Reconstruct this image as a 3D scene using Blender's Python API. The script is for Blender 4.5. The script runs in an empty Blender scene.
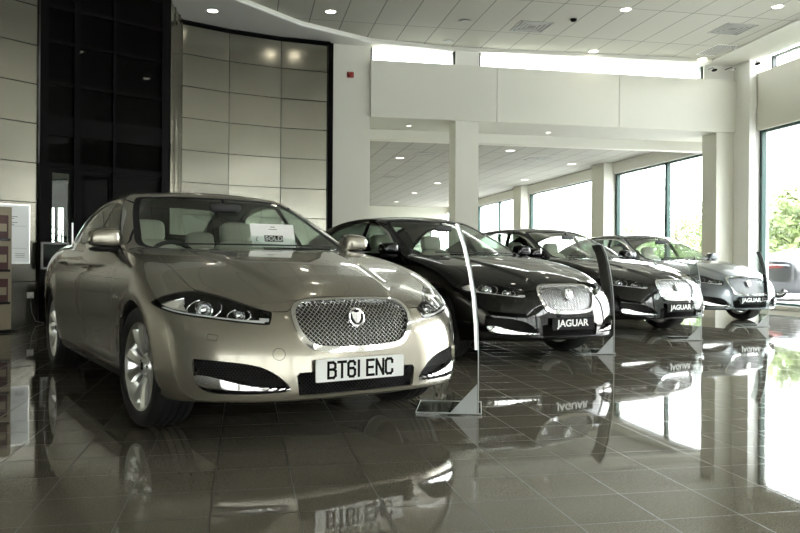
import bpy, bmesh, math, random
import numpy as np
from mathutils import Vector, Matrix
random.seed(7)
SC=bpy.context.scene
COL=SC.collection
PI=math.pi
# ---------------------------------------------------------------- materials
def mat(name,col=(.8,.8,.8),rough=.5,metal=0.,coat=0.,coat_rough=.03,emit=None,es=0.,spec=.5,bump=None,noise=None,aniso=0.,coat_ior=1.5):
    m=bpy.data.materials.new(name);m.use_nodes=True;nt=m.node_tree;b=nt.nodes['Principled BSDF']
    b.inputs['Base Color'].default_value=(*col,1);b.inputs['Roughness'].default_value=rough;b.inputs['Metallic'].default_value=metal
    b.inputs['Coat Weight'].default_value=coat;b.inputs['Coat Roughness'].default_value=coat_rough;b.inputs['Coat IOR'].default_value=coat_ior
    b.inputs['Specular IOR Level'].default_value=spec
    if aniso: b.inputs['Anisotropic'].default_value=aniso
    if emit: b.inputs['Emission Color'].default_value=(*emit,1);b.inputs['Emission Strength'].default_value=es
    if noise or bump:
        tc=nt.nodes.new('ShaderNodeTexCoord')
    if noise:   # (scale, colour b, detail)
        n=nt.nodes.new('ShaderNodeTexNoise');n.inputs['Scale'].default_value=noise[0];n.inputs['Detail'].default_value=4
        nt.links.new(tc.outputs['Object'],n.inputs['Vector'])
        mx=nt.nodes.new('ShaderNodeMix');mx.data_type='RGBA';mx.inputs[6].default_value=(*col,1);mx.inputs[7].default_value=(*noise[1],1)
        nt.links.new(n.outputs['Fac'],mx.inputs[0]);nt.links.new(mx.outputs[2],b.inputs['Base Color'])
    if bump:    # (scale, strength)
        n=nt.nodes.new('ShaderNodeTexNoise');n.inputs['Scale'].default_value=bump[0];n.inputs['Detail'].default_value=3
        nt.links.new(tc.outputs['Object'],n.inputs['Vector'])
        bp=nt.nodes.new('ShaderNodeBump');bp.inputs['Strength'].default_value=bump[1];bp.inputs['Distance'].default_value=.01
        nt.links.new(n.outputs['Fac'],bp.inputs['Height']);nt.links.new(bp.outputs[0],b.inputs['Normal'])
    return m
def glass(name,tint=(.92,.97,.94),ior=1.45,boost=1.0):
    m=bpy.data.materials.new(name);m.use_nodes=True;nt=m.node_tree;nt.nodes.clear()
    o=nt.nodes.new('ShaderNodeOutputMaterial');t=nt.nodes.new('ShaderNodeBsdfTransparent');g=nt.nodes.new('ShaderNodeBsdfGlossy')
    t.inputs[0].default_value=(*tint,1);g.inputs['Roughness'].default_value=.01
    fr=nt.nodes.new('ShaderNodeFresnel');fr.inputs[0].default_value=ior;mx=nt.nodes.new('ShaderNodeMixShader')
    ge=nt.nodes.new('ShaderNodeNewGeometry');ma=nt.nodes.new('ShaderNodeMath');ma.operation='MULTIPLY';ma.inputs[1].default_value=boost;ma.use_clamp=True
    # front-face Fresnel for both sides of a thin pane
    va=nt.nodes.new('ShaderNodeVectorMath');va.operation='DOT_PRODUCT'
    nt.links.new(ge.outputs['Incoming'],va.inputs[0]);nt.links.new(ge.outputs['Normal'],va.inputs[1])
    ab=nt.nodes.new('ShaderNodeMath');ab.operation='ABSOLUTE';nt.links.new(va.outputs['Value'],ab.inputs[0])
    s1=nt.nodes.new('ShaderNodeMath');s1.operation='SUBTRACT';s1.inputs[0].default_value=1;nt.links.new(ab.outputs[0],s1.inputs[1])
    pw=nt.nodes.new('ShaderNodeMath');pw.operation='POWER';pw.inputs[1].default_value=5;nt.links.new(s1.outputs[0],pw.inputs[0])
    r0=((ior-1)/(ior+1))**2*2
    mm=nt.nodes.new('ShaderNodeMath');mm.operation='MULTIPLY_ADD';mm.inputs[1].default_value=(1-r0);mm.inputs[2].default_value=r0
    nt.links.new(pw.outputs[0],mm.inputs[0]);nt.links.new(mm.outputs[0],ma.inputs[0])
    nt.nodes.remove(fr)
    nt.links.new(ma.outputs[0],mx.inputs[0]);nt.links.new(t.outputs[0],mx.inputs[1]);nt.links.new(g.outputs[0],mx.inputs[2]);nt.links.new(mx.outputs[0],o.inputs[0])
    return m
def paint(name,col,metal,rough,flake=0.):
    m=mat(name,col,rough,metal,coat=1.,coat_rough=.015)
    if flake:
        nt=m.node_tree;b=nt.nodes['Principled BSDF'];tc=nt.nodes.new('ShaderNodeTexCoord');v=nt.nodes.new('ShaderNodeTexVoronoi');v.inputs['Scale'].default_value=900
        nt.links.new(tc.outputs['Object'],v.inputs['Vector'])
        mx=nt.nodes.new('ShaderNodeMix');mx.data_type='RGBA';mx.inputs[0].default_value=flake
        mx.inputs[6].default_value=(*col,1);nt.links.new(v.outputs['Color'],mx.inputs[7]);mx.blend_type='OVERLAY';nt.links.new(mx.outputs[2],b.inputs['Base Color'])
    return m
M={}
M['paintA']=paint('beige metallic paint',(.325,.30,.243),.66,.24,.12)
M['paintB']=paint('black paint',(.003,.003,.003),.0,.4);M['paintB'].node_tree.nodes['Principled BSDF'].inputs['Specular IOR Level'].default_value=0
M['paintC']=paint('black metallic paint',(.005,.0045,.0045),.1,.35);M['paintC'].node_tree.nodes['Principled BSDF'].inputs['Specular IOR Level'].default_value=0
M['paintD']=paint('silver blue metallic paint',(.15,.165,.175),.75,.32,.1)
M['paintE']=paint('dark blue paint',(.008,.009,.013),.3,.35)
M['trim']=mat('black plastic trim',(.012,.012,.012),.45)
M['gloss']=mat('gloss black trim',(.008,.008,.008),.08)
M['rubber']=mat('tyre rubber',(.014,.014,.014),.62,bump=(60,.05))
M['chrome']=mat('chrome',(.86,.86,.86),.06,1.)
M['brush']=mat('satin alloy',(.80,.80,.78),.32,1.);M['wire']=mat('grille wire',(.60,.60,.59),.22,1.);M['bezel']=mat('grey lamp bezel',(.5,.51,.52),.25,.8)
M['disc']=mat('brake disc steel',(.35,.35,.35),.35,1.)
M['gap']=mat('panel gap black',(.003,.003,.003),.9)
M['under']=mat('underbody black',(.01,.01,.01),.8)
M['screen']=glass('windscreen glass',(.80,.88,.84),1.5)
M['sideglass']=glass('tinted side glass',(.50,.57,.52),1.52)
M['lens']=glass('headlamp lens',(.96,.97,.97),1.45)
M['pane']=glass('window pane glass',(.97,.99,.98),1.45,.5)
M['acrylic']=glass('clear acrylic',(.93,.97,.96),1.45)
M['cream']=mat('cream leather',(.55,.52,.43),.5)
M['dark_int']=mat('dark cabin plastic',(.015,.015,.016),.6)
M['lining']=mat('cream headlining',(.30,.29,.25),.9)
M['white']=mat('white plate',(.90,.90,.89),.35)
M['ink']=mat('black ink',(.003,.003,.003),.5,spec=.1)
M['red_lens']=mat('red lamp lens',(.35,.01,.01),.1,coat=1.)
M['lampwhite']=mat('lamp reflector',(.88,.89,.90),.2,.3)
M['amber']=mat('clear reflector',(.85,.82,.75),.15,.3)
# ---------------------------------------------------------------- mesh helpers
class MB:
    def __init__(s): s.v=[];s.f=[]
    def add(s,vs,fs,mtx=None):
        o=len(s.v)
        s.v+= [tuple(mtx@Vector(p)) if mtx else tuple(p) for p in vs]
        s.f+= [tuple(i+o for i in f) for f in fs];return s
    def box(s,x0,x1,y0,y1,z0,z1,mtx=None):
        vs=[(x,y,z) for x in (x0,x1) for y in (y0,y1) for z in (z0,z1)]
        return s.add(vs,[(0,1,3,2),(4,6,7,5),(0,4,5,1),(2,3,7,6),(0,2,6,4),(1,5,7,3)],mtx)
    def prism(s,poly,axis,a,b,mtx=None):
        """extrude a 2d polygon along an axis from a to b"""
        n=len(poly)
        def P(u,w,t): return {'x':(t,u,w),'y':(u,t,w),'z':(u,w,t)}[axis]
        vs=[P(u,w,a) for u,w in poly]+[P(u,w,b) for u,w in poly]
        fs=[tuple(range(n))[::-1],tuple(range(n,2*n))]+[(i,(i+1)%n,n+(i+1)%n,n+i) for i in range(n)]
        return s.add(vs,fs,mtx)
    def tube(s,path,r,n=8,closed=False,caps=True,mtx=None,up=(0,0,1)):
        P=[Vector(p) for p in path];L=len(P);rr=r if isinstance(r,(list,tuple)) else [r]*L
        vs=[];up=Vector(up)
        for i,p in enumerate(P):
            a=P[(i-1)%L] if (closed or i>0) else p;b=P[(i+1)%L] if (closed or i<L-1) else p
            t=(b-a).normalized();u=t.cross(up)
            if u.length<1e-3: u=t.cross(Vector((1,0,0)))
            u.normalize();w=t.cross(u)
            for k in range(n):
                an=2*PI*k/n;vs.append(p+u*(rr[i]*math.cos(an))+w*(rr[i]*math.sin(an)))
        fs=[]
        for i in range(L if closed else L-1):
            j=(i+1)%L
            for k in range(n): fs.append((i*n+k,i*n+(k+1)%n,j*n+(k+1)%n,j*n+k))
        if caps and not closed: fs+= [tuple(range(n)),tuple(range((L-1)*n,L*n))[::-1]]
        return s.add(vs,fs,mtx)
    def lathe(s,prof,n=32,axis='z',mtx=None,closed=False):
        """prof = (radius, along axis)"""
        vs=[]
        for r,h in prof:
            for k in range(n):
                a=2*PI*k/n;c,d=r*math.cos(a),r*math.sin(a)
                vs.append({'z':(c,d,h),'y':(c,h,d),'x':(h,c,d)}[axis])
        L=len(prof);fs=[]
        for i in range(L if closed else L-1):
            j=(i+1)%L
            for k in range(n): fs.append((i*n+k,i*n+(k+1)%n,j*n+(k+1)%n,j*n+k))
        return s.add(vs,fs,mtx)
    def build(s,name,m,parent=None,smooth=False,bevel=0,angle=None,sub=0):
        me=bpy.data.meshes.new(name);me.from_pydata(s.v,[],s.f);me.validate()
        bm=bmesh.new();bm.from_mesh(me);bmesh.ops.remove_doubles(bm,verts=bm.verts,dist=1e-5)
        bmesh.ops.recalc_face_normals(bm,faces=bm.faces)
        if bevel: bmesh.ops.bevel(bm,geom=[e for e in bm.edges if e.is_manifold and e.calc_face_angle(0)>.5],offset=bevel,segments=2,affect='EDGES',clamp_overlap=True)
        bm.to_mesh(me);bm.free()
        if smooth:
            for p in me.polygons: p.use_smooth=True
            if angle is None: angle=35
            try: me.set_sharp_from_angle(angle=math.radians(angle))
            except Exception: pass
        o=bpy.data.objects.new(name,me);COL.objects.link(o)
        if m: me.materials.append(m)
        if parent: o.parent=parent
        if sub:
            md=o.modifiers.new('s','SUBSURF');md.levels=sub;md.render_levels=sub
        return o
def empty(name,loc=(0,0,0),rz=0,parent=None):
    o=bpy.data.objects.new(name,None);o.empty_display_size=.2;COL.objects.link(o);o.location=loc;o.rotation_euler=(0,0,rz)
    if parent: o.parent=parent
    return o
def tag(o,label=None,cat=None,group=None,kind=None):
    if label:o['label']=label
    if cat:o['category']=cat
    if group:o['group']=group
    if kind:o['kind']=kind
    return o
def struct(name,mb,m,**k):
    o=mb.build(name,m,**k);o['kind']='structure';return o
def copy_tree(o,parent=None):
    c=o.copy();COL.objects.link(c)
    if parent: c.parent=parent
    for ch in list(o.children): copy_tree(ch,c)
    return c
def rbox(mb,cx,cy,cz,sx,sy,sz,r=.3,rx=0,n=10,e=4.,mtx=None):
    """superellipsoid block: a rounded cushion of full size sx, sy, sz"""
    def sg(v,p): return math.copysign(abs(v)**p,v)
    vs=[];fs=[];q=2./e
    for i in range(n+1):
        a=-PI/2+PI*i/n
        for k in range(2*n):
            b=2*PI*k/(2*n)
            vs.append((sx/2*sg(math.cos(a),q)*sg(math.cos(b),q),sy/2*sg(math.cos(a),q)*sg(math.sin(b),q),sz/2*sg(math.sin(a),q)))
    for i in range(n):
        for k in range(2*n): fs.append((i*2*n+k,i*2*n+(k+1)%(2*n),(i+1)*2*n+(k+1)%(2*n),(i+1)*2*n+k))
    T=Matrix.Translation((cx,cy,cz))@Matrix.Rotation(rx,4,'Y')
    return mb.add(vs,fs,(mtx@T) if mtx else T)
def text_mesh(name,txt,size,m,parent,mtx,depth=.001,sx=1.,bold=0.):
    cu=bpy.data.curves.new(name,'FONT');cu.body=txt;cu.offset=bold;cu.size=size;cu.extrude=depth;cu.align_x='CENTER';cu.align_y='CENTER'
    o=bpy.data.objects.new(name,cu);COL.objects.link(o)
    bpy.context.view_layer.update()
    dg=bpy.context.evaluated_depsgraph_get();me=bpy.data.meshes.new_from_object(o.evaluated_get(dg));me.name=name
    bpy.data.objects.remove(o);me.transform(mtx@Matrix.Diagonal((sx,1,1,1)))
    me.materials.clear();me.materials.append(m)
    r=bpy.data.objects.new(name,me);COL.objects.link(r)
    if parent:r.parent=parent
    return r
def tab(pts,s=.03):
    pts=sorted(pts);a=np.array(pts,float);x0,x1=a[0,0]-.3,a[-1,0]+.3
    gx=np.arange(x0,x1,.004)
    m0=(a[1,1]-a[0,1])/(a[1,0]-a[0,0]);m1=(a[-1,1]-a[-2,1])/(a[-1,0]-a[-2,0])
    gy=np.interp(gx,a[:,0],a[:,1]);gy=np.where(gx<a[0,0],a[0,1]+m0*(gx-a[0,0]),gy);gy=np.where(gx>a[-1,0],a[-1,1]+m1*(gx-a[-1,0]),gy)
    n=max(1,int(3*s/.004));k=np.exp(-.5*(np.arange(-n,n+1)*.004/s)**2);k/=k.sum()
    p=np.concatenate([gy[0]+(gy[1]-gy[0])*np.arange(-n,0),gy,gy[-1]+(gy[-1]-gy[-2])*np.arange(1,n+1)])
    gy=np.convolve(p,k,'valid')
    return lambda q:np.interp(q,gx,gy)
def smax(a,b,k):
    h=np.maximum(k-np.abs(a-b),0)/k
    return np.maximum(a,b)+h*h*h*k/6
def smin(a,b,k): return -smax(-a,-b,k)
WPL=tab([(2.4,.895),(1.9,.932),(1.45,.938),(1,.928),(.5,.926),(0,.93),(-.8,.935),(-1.45,.945),(-2,.905),(-2.4,.85),(-2.7,.77)],.12)
SEC=tab([(.1,.16),(.18,.10),(.22,.07),(.28,.035),(.36,.02),(.45,.011),(.55,.003),(.7,0),(.8,.007),(.88,.024),(.96,.058),(1.02,.10),(1.1,.17),(1.5,.5)],.03)
NOSE=tab([(.1,2.17),(.18,2.285),(.215,2.352),(.24,2.37),(.34,2.374),(.45,2.362),(.55,2.342),(.65,2.316),(.73,2.28),(.8,2.21),(1.1,1.8)],.02)
HC=tab([(2.5,.60),(2.4,.69),(2.25,.758),(2.1,.803),(1.9,.853),(1.6,.925),(1.2,.985),(.8,1.027),(.5,1.035),(0,1.03),(-1.3,1.06),(-1.9,1.10),(-2.3,1.108),(-2.5,1.09),(-2.7,1.03)],.07)
HD=tab([(2.4,.36),(2.1,.25),(1.8,.11),(1.45,.05),(1.0,.015),(.6,.015),(-1.3,.03),(-2,.06),(-2.5,.12)],.1)
KTS=tab([(2.4,.16),(1.8,.14),(1.2,.12),(.6,.12),(-1.5,.13),(-2.6,.16)],.1)
REAR=tab([(.1,-2.45),(.2,-2.52),(.3,-2.575),(.5,-2.60),(.8,-2.59),(.95,-2.57),(1.08,-2.595),(1.2,-2.55)],.03)
XW=tab([(.8,1.49),(.9,1.265),(1.0,1.035),(1.1,.81),(1.2,.585),(1.3,.36),(1.4,.125),(1.5,-.14)],.04)
GX=tab([(1.2,.77),(.8,.822),(.3,.855),(-.3,.85),(-1,.825),(-1.5,.775),(-2,.69),(-2.4,.62)],.12)
RR=tab([(1,1.2),(.4,1.395),(.1,1.453),(-.3,1.484),(-.6,1.488),(-1,1.466),(-1.4,1.402),(-1.8,1.295),(-2.1,1.165),(-2.4,1.03)],.1)
AX=1.4545;WR=.34
def Fb(p):
    x,y,z=p[...,0],np.abs(p[...,1]),p[...,2]
    # fender flare around arches
    fl=0
    for xa in (AX,-AX):
        r=np.sqrt((x-xa)**2+(z-WR)**2)
        fl=fl+.014*np.exp(-((r-.39)/.07)**2)
    # lower door sculpt and shoulder crease
    t=np.clip((x+1.1)/2.0,0,1)
    side=y-(WPL(x)-SEC(z)+fl)
    sw=.45*y**2.9
    front=x-(NOSE(z)-sw)
    rear=(REAR(z)+.16*y**2.4)-x
    # bonnet bulge
    bw=.31+(2.2-x)*.17
    bul=.5*(1-np.tanh((y-bw)/.022))
    H=HC(x)-HD(x)*y**2.2+.017*bul*np.clip((x-.9)/.3,0,1)*np.clip((2.35-x)/.4,0,1)
    top=z-H
    b=smax(side,front,.30)
    b=smax(b,rear,.35)
    b=smax(b,top,KTS(x)+.05*np.clip((x-1.6)/.4,0,1))
    b=smax(b,.2+.028*np.clip((x-1.75)/.4,0,1)-z,.02)
    dz=z-1.02
    gs=y-(GX(x)-.44*dz-.30*dz*np.abs(dz))
    gr=z-(RR(x)-.10*y**2)
    gw=x-(XW(z)-.35*y**2)
    g=smax(smax(gr,gs,.085),gw,.07)
    g=smax(g,.9-z,.02)
    return smin(b,g,.035)
# ---------------------------------------------------------------- car body skin
def chaikin(P,n=2):
    P=np.array(P,float)
    for _ in range(n):
        Q=np.roll(P,-1,0);P=np.stack([.75*P+.25*Q,.25*P+.75*Q],1).reshape(-1,2)
    return P
def psdf(a,b,poly):
    """signed distance to a closed polygon, negative inside"""
    P=np.asarray(poly,float);d=np.full(a.shape,1e9);ins=np.zeros(a.shape,bool)
    for i in range(len(P)):
        x0,y0=P[i];x1,y1=P[(i+1)%len(P)];ex,ey=x1-x0,y1-y0;L=ex*ex+ey*ey
        if L<1e-14: continue
        t=np.clip(((a-x0)*ex+(b-y0)*ey)/L,0,1);d=np.minimum(d,(a-x0-t*ex)**2+(b-y0-t*ey)**2)
        if y0!=y1: ins^=((y0>b)!=(y1>b))&(a<(x1-x0)*(b-y0)/(y1-y0)+x0)
    return np.sqrt(d)*np.where(ins,-1,1)
def gradn(P):
    e=.002;g=np.stack([Fb(P+np.array(d)*e)-Fb(P-np.array(d)*e) for d in ((1,0,0),(0,1,0),(0,0,1))],-1)
    return g/np.maximum(np.linalg.norm(g,axis=-1,keepdims=True),1e-9)
def mirror_poly(P): # closes a half outline given from y=0 round to y=0
    return P+[(-a,b) for a,b in P[::-1]]
class Skin:
    def __init__(s,nr=70,nm=230,nf=130,nv=170):
        us=[]
        for i in range(nr): t=i/nr;us.append((-2.0+.7*t,-PI/2*(1-t)))
        for i in range(nm): t=i/nm;us.append((-1.3+2.4*t,0))
        for i in range(nf+1): t=i/nf;us.append((1.1+.95*t,PI/2*t))
        us=np.array(us)
        # directions spread evenly on a box-shaped section
        w,hd,hu=.93,.38,.62;L=[w,hd+hu,w];tot=sum(L);E=[]
        for k in range(nv+1):
            q=tot*k/nv
            if q<w: y,z=q,-hd
            elif q<w+hd+hu: y,z=w,-hd+(q-w)
            else: y,z=w-(q-w-hd-hu),hu
            E.append(math.atan2(z,y))
        E=np.array(E);E[0]=-PI/2;E[-1]=PI/2
        U=len(us);V=nv+1
        O=np.zeros((U,V,3));O[...,0]=us[:,None,0];O[...,2]=.60
        D=np.stack([np.cos(E)[None]*np.sin(us[:,1])[:,None],np.cos(E)[None]*np.cos(us[:,1])[:,None],np.broadcast_to(np.sin(E)[None],(U,V))],-1)
        D[0,:,1]=0;D[-1,:,1]=0;D[:,0,:2]=0;D[:,-1,:2]=0
        lo=np.zeros((U,V));hi=np.full((U,V),1.6)
        for _ in range(26):
            m=(lo+hi)/2;ins=Fb(O+D*m[...,None])<0;lo=np.where(ins,m,lo);hi=np.where(ins,hi,m)
        P=(O+D*hi[...,None]).reshape(-1,3);P[:,1]=np.maximum(P[:,1],0)
        i=np.arange(U-1)[:,None]*V+np.arange(V-1)[None];i=i.ravel()
        a,b,c,d=i,i+V,i+V+1,i+1
        s.V=P;s.T0=np.concatenate([np.stack([a,b,c],1),np.stack([a,c,d],1)])
        A=P[s.T0];ar=np.linalg.norm(np.cross(A[:,1]-A[:,0],A[:,2]-A[:,0]),axis=1);s.T0=s.T0[ar>1e-9]
    def split(s,T,fn):
        """cut triangles T by the zero line of fn(points); returns (negative side, positive side)"""
        if len(T)==0: return T,T
        used=np.unique(T);f=np.zeros(len(s.V));f[used]=fn(s.V[used]);f[used]=np.where(np.abs(f[used])<1e-6,1e-6,f[used])
        sg=f[T]<0;n=sg.sum(1);IN=[T[n==3]];OUT=[T[n==0]]
        for cnt in (1,2):
            X=T[n==cnt];S=sg[n==cnt]
            if len(X)==0: continue
            k=np.argmax(S if cnt==1 else ~S,1);r=np.arange(len(X))
            a,b,c=X[r,k],X[r,(k+1)%3],X[r,(k+2)%3]
            def cut(p,q):
                lo,hi=np.minimum(p,q),np.maximum(p,q);key=lo.astype(np.int64)*10_000_000+hi;u,inv=np.unique(key,return_inverse=True)
                A,B=u//10_000_000,u%10_000_000;return u,inv,A,B
            p=np.concatenate([a,a]);q=np.concatenate([b,c]);u,inv,A,B=cut(p,q)
            new=[k_ for k_ in u];
            base=len(s.V)
            # share vertices with an earlier group through a dict
            if not hasattr(s,'_c') or s._cid is not T: s._c={};s._cid=T
            idx=np.empty(len(u),int);t=f[A]/(f[A]-f[B]);NP_=s.V[A]+(s.V[B]-s.V[A])*t[:,None];add=[]
            for j,kk in enumerate(u.tolist()):
                g=s._c.get(kk)
                if g is None: g=base+len(add);add.append(j);s._c[kk]=g
                idx[j]=g
            if add: s.V=np.concatenate([s.V,NP_[add]]);f=np.concatenate([f,np.zeros(len(add))])
            m=idx[inv];ab,ac=m[:len(a)],m[len(a):]
            tip=np.stack([a,ab,ac],1);rest=np.concatenate([np.stack([ab,b,c],1),np.stack([ab,c,ac],1)])
            if cnt==1: IN.append(tip);OUT.append(rest)
            else: OUT.append(tip);IN.append(rest)
        s._c={};s._cid=None
        return np.concatenate(IN),np.concatenate(OUT)
    def emit(s,name,T,m,parent,side='both',off=0.,rim=0.,obj_mat=False,smooth=True):
        if len(T)==0: print('EMPTY',name);return None
        used,inv=np.unique(T,return_inverse=True);T=inv.reshape(-1,3);P=s.V[used];N=gradn(P);N[P[:,1]<1e-6,1]=0
        P=P+N*off
        def half(sgn):
            Q=P.copy();NN=N.copy();t=T.copy()
            if sgn<0: Q[:,1]*=-1;NN[:,1]*=-1;t=t[:,::-1]
            return Q,NN,t
        if side=='both':
            A=half(1);B=half(-1);mid=np.abs(P[:,1])<1e-6;n=len(P);mp=np.arange(n)+n;mp[mid]=np.nonzero(mid)[0]
            Q=np.concatenate([A[0],B[0]]);NN=np.concatenate([A[1],B[1]]);t=np.concatenate([A[2],mp[B[2]]])
        else: Q,NN,t=half(1 if side=='L' else -1)
        # orientation: normals outward
        c=np.cross(Q[t[:,1]]-Q[t[:,0]],Q[t[:,2]]-Q[t[:,0]]);fl=(c*NN[t[:,0]]).sum(1)<0;t[fl]=t[fl][:,::-1]
        nv=len(Q);tris=t
        if rim:
            e=np.concatenate([t[:,[0,1]],t[:,[1,2]],t[:,[2,0]]]);key=np.minimum(e[:,0],e[:,1]).astype(np.int64)*10_000_000+np.maximum(e[:,0],e[:,1])
            u,ix,ct=np.unique(key,return_index=True,return_counts=True);be=e[ix[ct==1]]
            if side!='both':
                be=be[~((np.abs(Q[be[:,0],1])<1e-6)&(np.abs(Q[be[:,1],1])<1e-6))]
            bu,bi=np.unique(be,return_inverse=True);bi=bi.reshape(-1,2)
            Q=np.concatenate([Q,Q[bu],Q[bu]-NN[bu]*rim]);k0=nv;k1=nv+len(bu)
            r=np.concatenate([np.stack([bi[:,1]+k0,bi[:,0]+k0,bi[:,0]+k1],1),np.stack([bi[:,1]+k0,bi[:,0]+k1,bi[:,1]+k1],1)])
            tris=np.concatenate([t,r])
        me=bpy.data.meshes.new(name);me.vertices.add(len(Q));me.vertices.foreach_set('co',Q.ravel().astype(np.float32))
        me.loops.add(len(tris)*3);me.loops.foreach_set('vertex_index',tris.ravel().astype(np.int32))
        me.polygons.add(len(tris));me.polygons.foreach_set('loop_start',(np.arange(len(tris))*3).astype(np.int32))
        me.polygons.foreach_set('use_smooth',np.ones(len(tris),bool))
        me.update(calc_edges=True)
        if not rim or True:
            nn=np.zeros((len(Q),3));nn[:nv]=NN
            me.normals_split_custom_set_from_vertices(nn.tolist())
        o=bpy.data.objects.new(name,me);COL.objects.link(o);me.materials.append(m)
        if obj_mat: o.material_slots[0].link='OBJECT';o.material_slots[0].material=m
        if parent:o.parent=parent
        return o
def surf_x(y,z):
    """front surface x for given y,z"""
    y=np.asarray(y,float);z=np.asarray(z,float);lo=np.full(y.shape,1.2);hi=np.full(y.shape,2.7)
    for _ in range(24):
        m=(lo+hi)/2;ins=Fb(np.stack([m,y,z],-1))<0;lo=np.where(ins,m,lo);hi=np.where(ins,hi,m)
    return hi
def surf_y(x,z):
    x=np.asarray(x,float);z=np.asarray(z,float);lo=np.full(x.shape,.1);hi=np.full(x.shape,1.2)
    for _ in range(24):
        m=(lo+hi)/2;ins=Fb(np.stack([x,m,z],-1))<0;lo=np.where(ins,m,lo);hi=np.where(ins,hi,m)
    return hi
def surf_z(x,y):
    x=np.asarray(x,float);y=np.asarray(y,float);lo=np.full(x.shape,.5);hi=np.full(x.shape,1.7)
    for _ in range(24):
        m=(lo+hi)/2;ins=Fb(np.stack([x,y,m],-1))<0;lo=np.where(ins,m,lo);hi=np.where(ins,hi,m)
    return hi
X_=lambda P:P[:,0]
Y_=lambda P:np.abs(P[:,1])
Z_=lambda P:P[:,2]
HL=chaikin([(-.82,.712),(-.868,.722),(-.943,.750),(-1.074,.772),(-1.187,.777),(-1.413,.747),(-1.623,.706),(-1.772,.678),(-1.80,.672),(-1.805,.615),(-1.79,.610),(-1.636,.620),(-1.385,.640),(-1.165,.655),(-.987,.678)],2)
FOG=chaikin([(-1.285,.446),(-1.31,.446),(-1.545,.437),(-1.731,.418),(-1.838,.388),(-1.921,.340),(-1.960,.300),(-1.965,.288),(-1.90,.275),(-1.482,.272),(-1.36,.293),(-1.311,.348)],1)
BLADE=chaikin([(-1.30,.366),(-1.417,.366),(-1.55,.342),(-1.675,.320),(-1.80,.307),(-1.975,.299),(-1.975,.288),(-1.675,.293),(-1.55,.298),(-1.361,.309),(-1.315,.332)],1)
GRO=chaikin([(0,.733),(.25,.728),(.318,.714),(.355,.67),(.350,.60),(.318,.525),(.285,.492),(.23,.470),(0,.458),(-.23,.470),(-.285,.492),(-.318,.525),(-.350,.60),(-.355,.67),(-.318,.714),(-.25,.728)],2)
GRI=chaikin([(0,.724),(.24,.719),(.300,.704),(.336,.664),(.328,.60),(.294,.540),(.262,.513),(.21,.498),(0,.489),(-.21,.498),(-.262,.513),(-.294,.540),(-.328,.60),(-.336,.664),(-.300,.704),(-.24,.719)],2)
GROD=chaikin([(0,.745),(.30,.738),(.375,.722),(.40,.67),(.385,.60),(.34,.50),(.30,.468),(.22,.455),(0,.450),(-.22,.455),(-.30,.468),(-.34,.50),(-.385,.60),(-.40,.67),(-.375,.722),(-.30,.738)],2)
GRID_=chaikin([(0,.733),(.29,.726),(.355,.710),(.378,.665),(.362,.60),(.32,.516),(.285,.488),(.21,.476),(0,.471),(-.21,.476),(-.285,.488),(-.32,.516),(-.362,.60),(-.378,.665),(-.355,.710),(-.29,.726)],2)
INT=chaikin([(-.352,.372),(-.30,.374),(0,.376),(.30,.374),(.352,.372),(.352,.36),(.342,.268),(.340,.258),(.30,.256),(-.30,.256),(-.340,.258),(-.342,.268),(-.352,.36)],1)
SCR=chaikin([(1.085,-.4),(1.085,0),(1.085,.40),(1.06,.64),(.99,.735),(.90,.75),(.79,.728),(.45,.668),(.15,.588),(.10,.545),(.078,.40),(.075,0),(.075,-.4)],2)
DLO=chaikin([(.70,1.018),(.69,1.035),(.60,1.082),(.32,1.240),(.15,1.318),(-.05,1.374),(-.35,1.398),(-.65,1.390),(-.95,1.340),(-1.2,1.240),(-1.40,1.125),(-1.47,1.078),(-1.44,1.068),(-.9,1.056),(-.3,1.036),(.3,1.018),(.66,1.012)],2)
BACK=chaikin([(-1.16,0),(-1.16,.42),(-1.19,.50),(-1.9,.60),(-1.98,.58),(-2.02,.4),(-2.03,0),(-2.02,-.4),(-1.98,-.58),(-1.9,-.6),(-1.19,-.5),(-1.16,-.42)],2)
HOODY=tab([(2.4,.40),(2.1,.60),(1.92,.735),(1.763,.752),(1.55,.757),(1.36,.769),(.95,.790),(.6,.81)],.06)
HOODZ=tab([(-.1,.748),(.2,.744),(.30,.728),(.36,.674),(.46,.676),(.54,.706),(.62,.747),(.72,.776),(.8,.80),(1.,.84)],.012)
def xB(z): return -.14-.32*(z-1.02)*(z>1.02)
DOORLOW=chaikin([(.79,1.03),(.845,.90),(.862,.76),(.845,.60),(.81,.42),(.81,.30),(.79,.285),(-.98,.285),(-1.03,.31),(-1.05,.40),(-1.08,.55),(-1.20,.70),(-1.28,.85),(-1.36,1.0),(-1.40,1.03),(0,1.04)],1)
TAIL=chaikin([(1.95,.99),(2.10,1.0),(2.45,.985),(2.56,.97),(2.9,.94),(3.05,.92),(3.06,.87),(2.9,.86),(2.5,.83),(2.1,.86)],2)
def fol(poly): return lambda P,p=poly:psdf(Y_(P)-X_(P),Z_(P),p)
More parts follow.
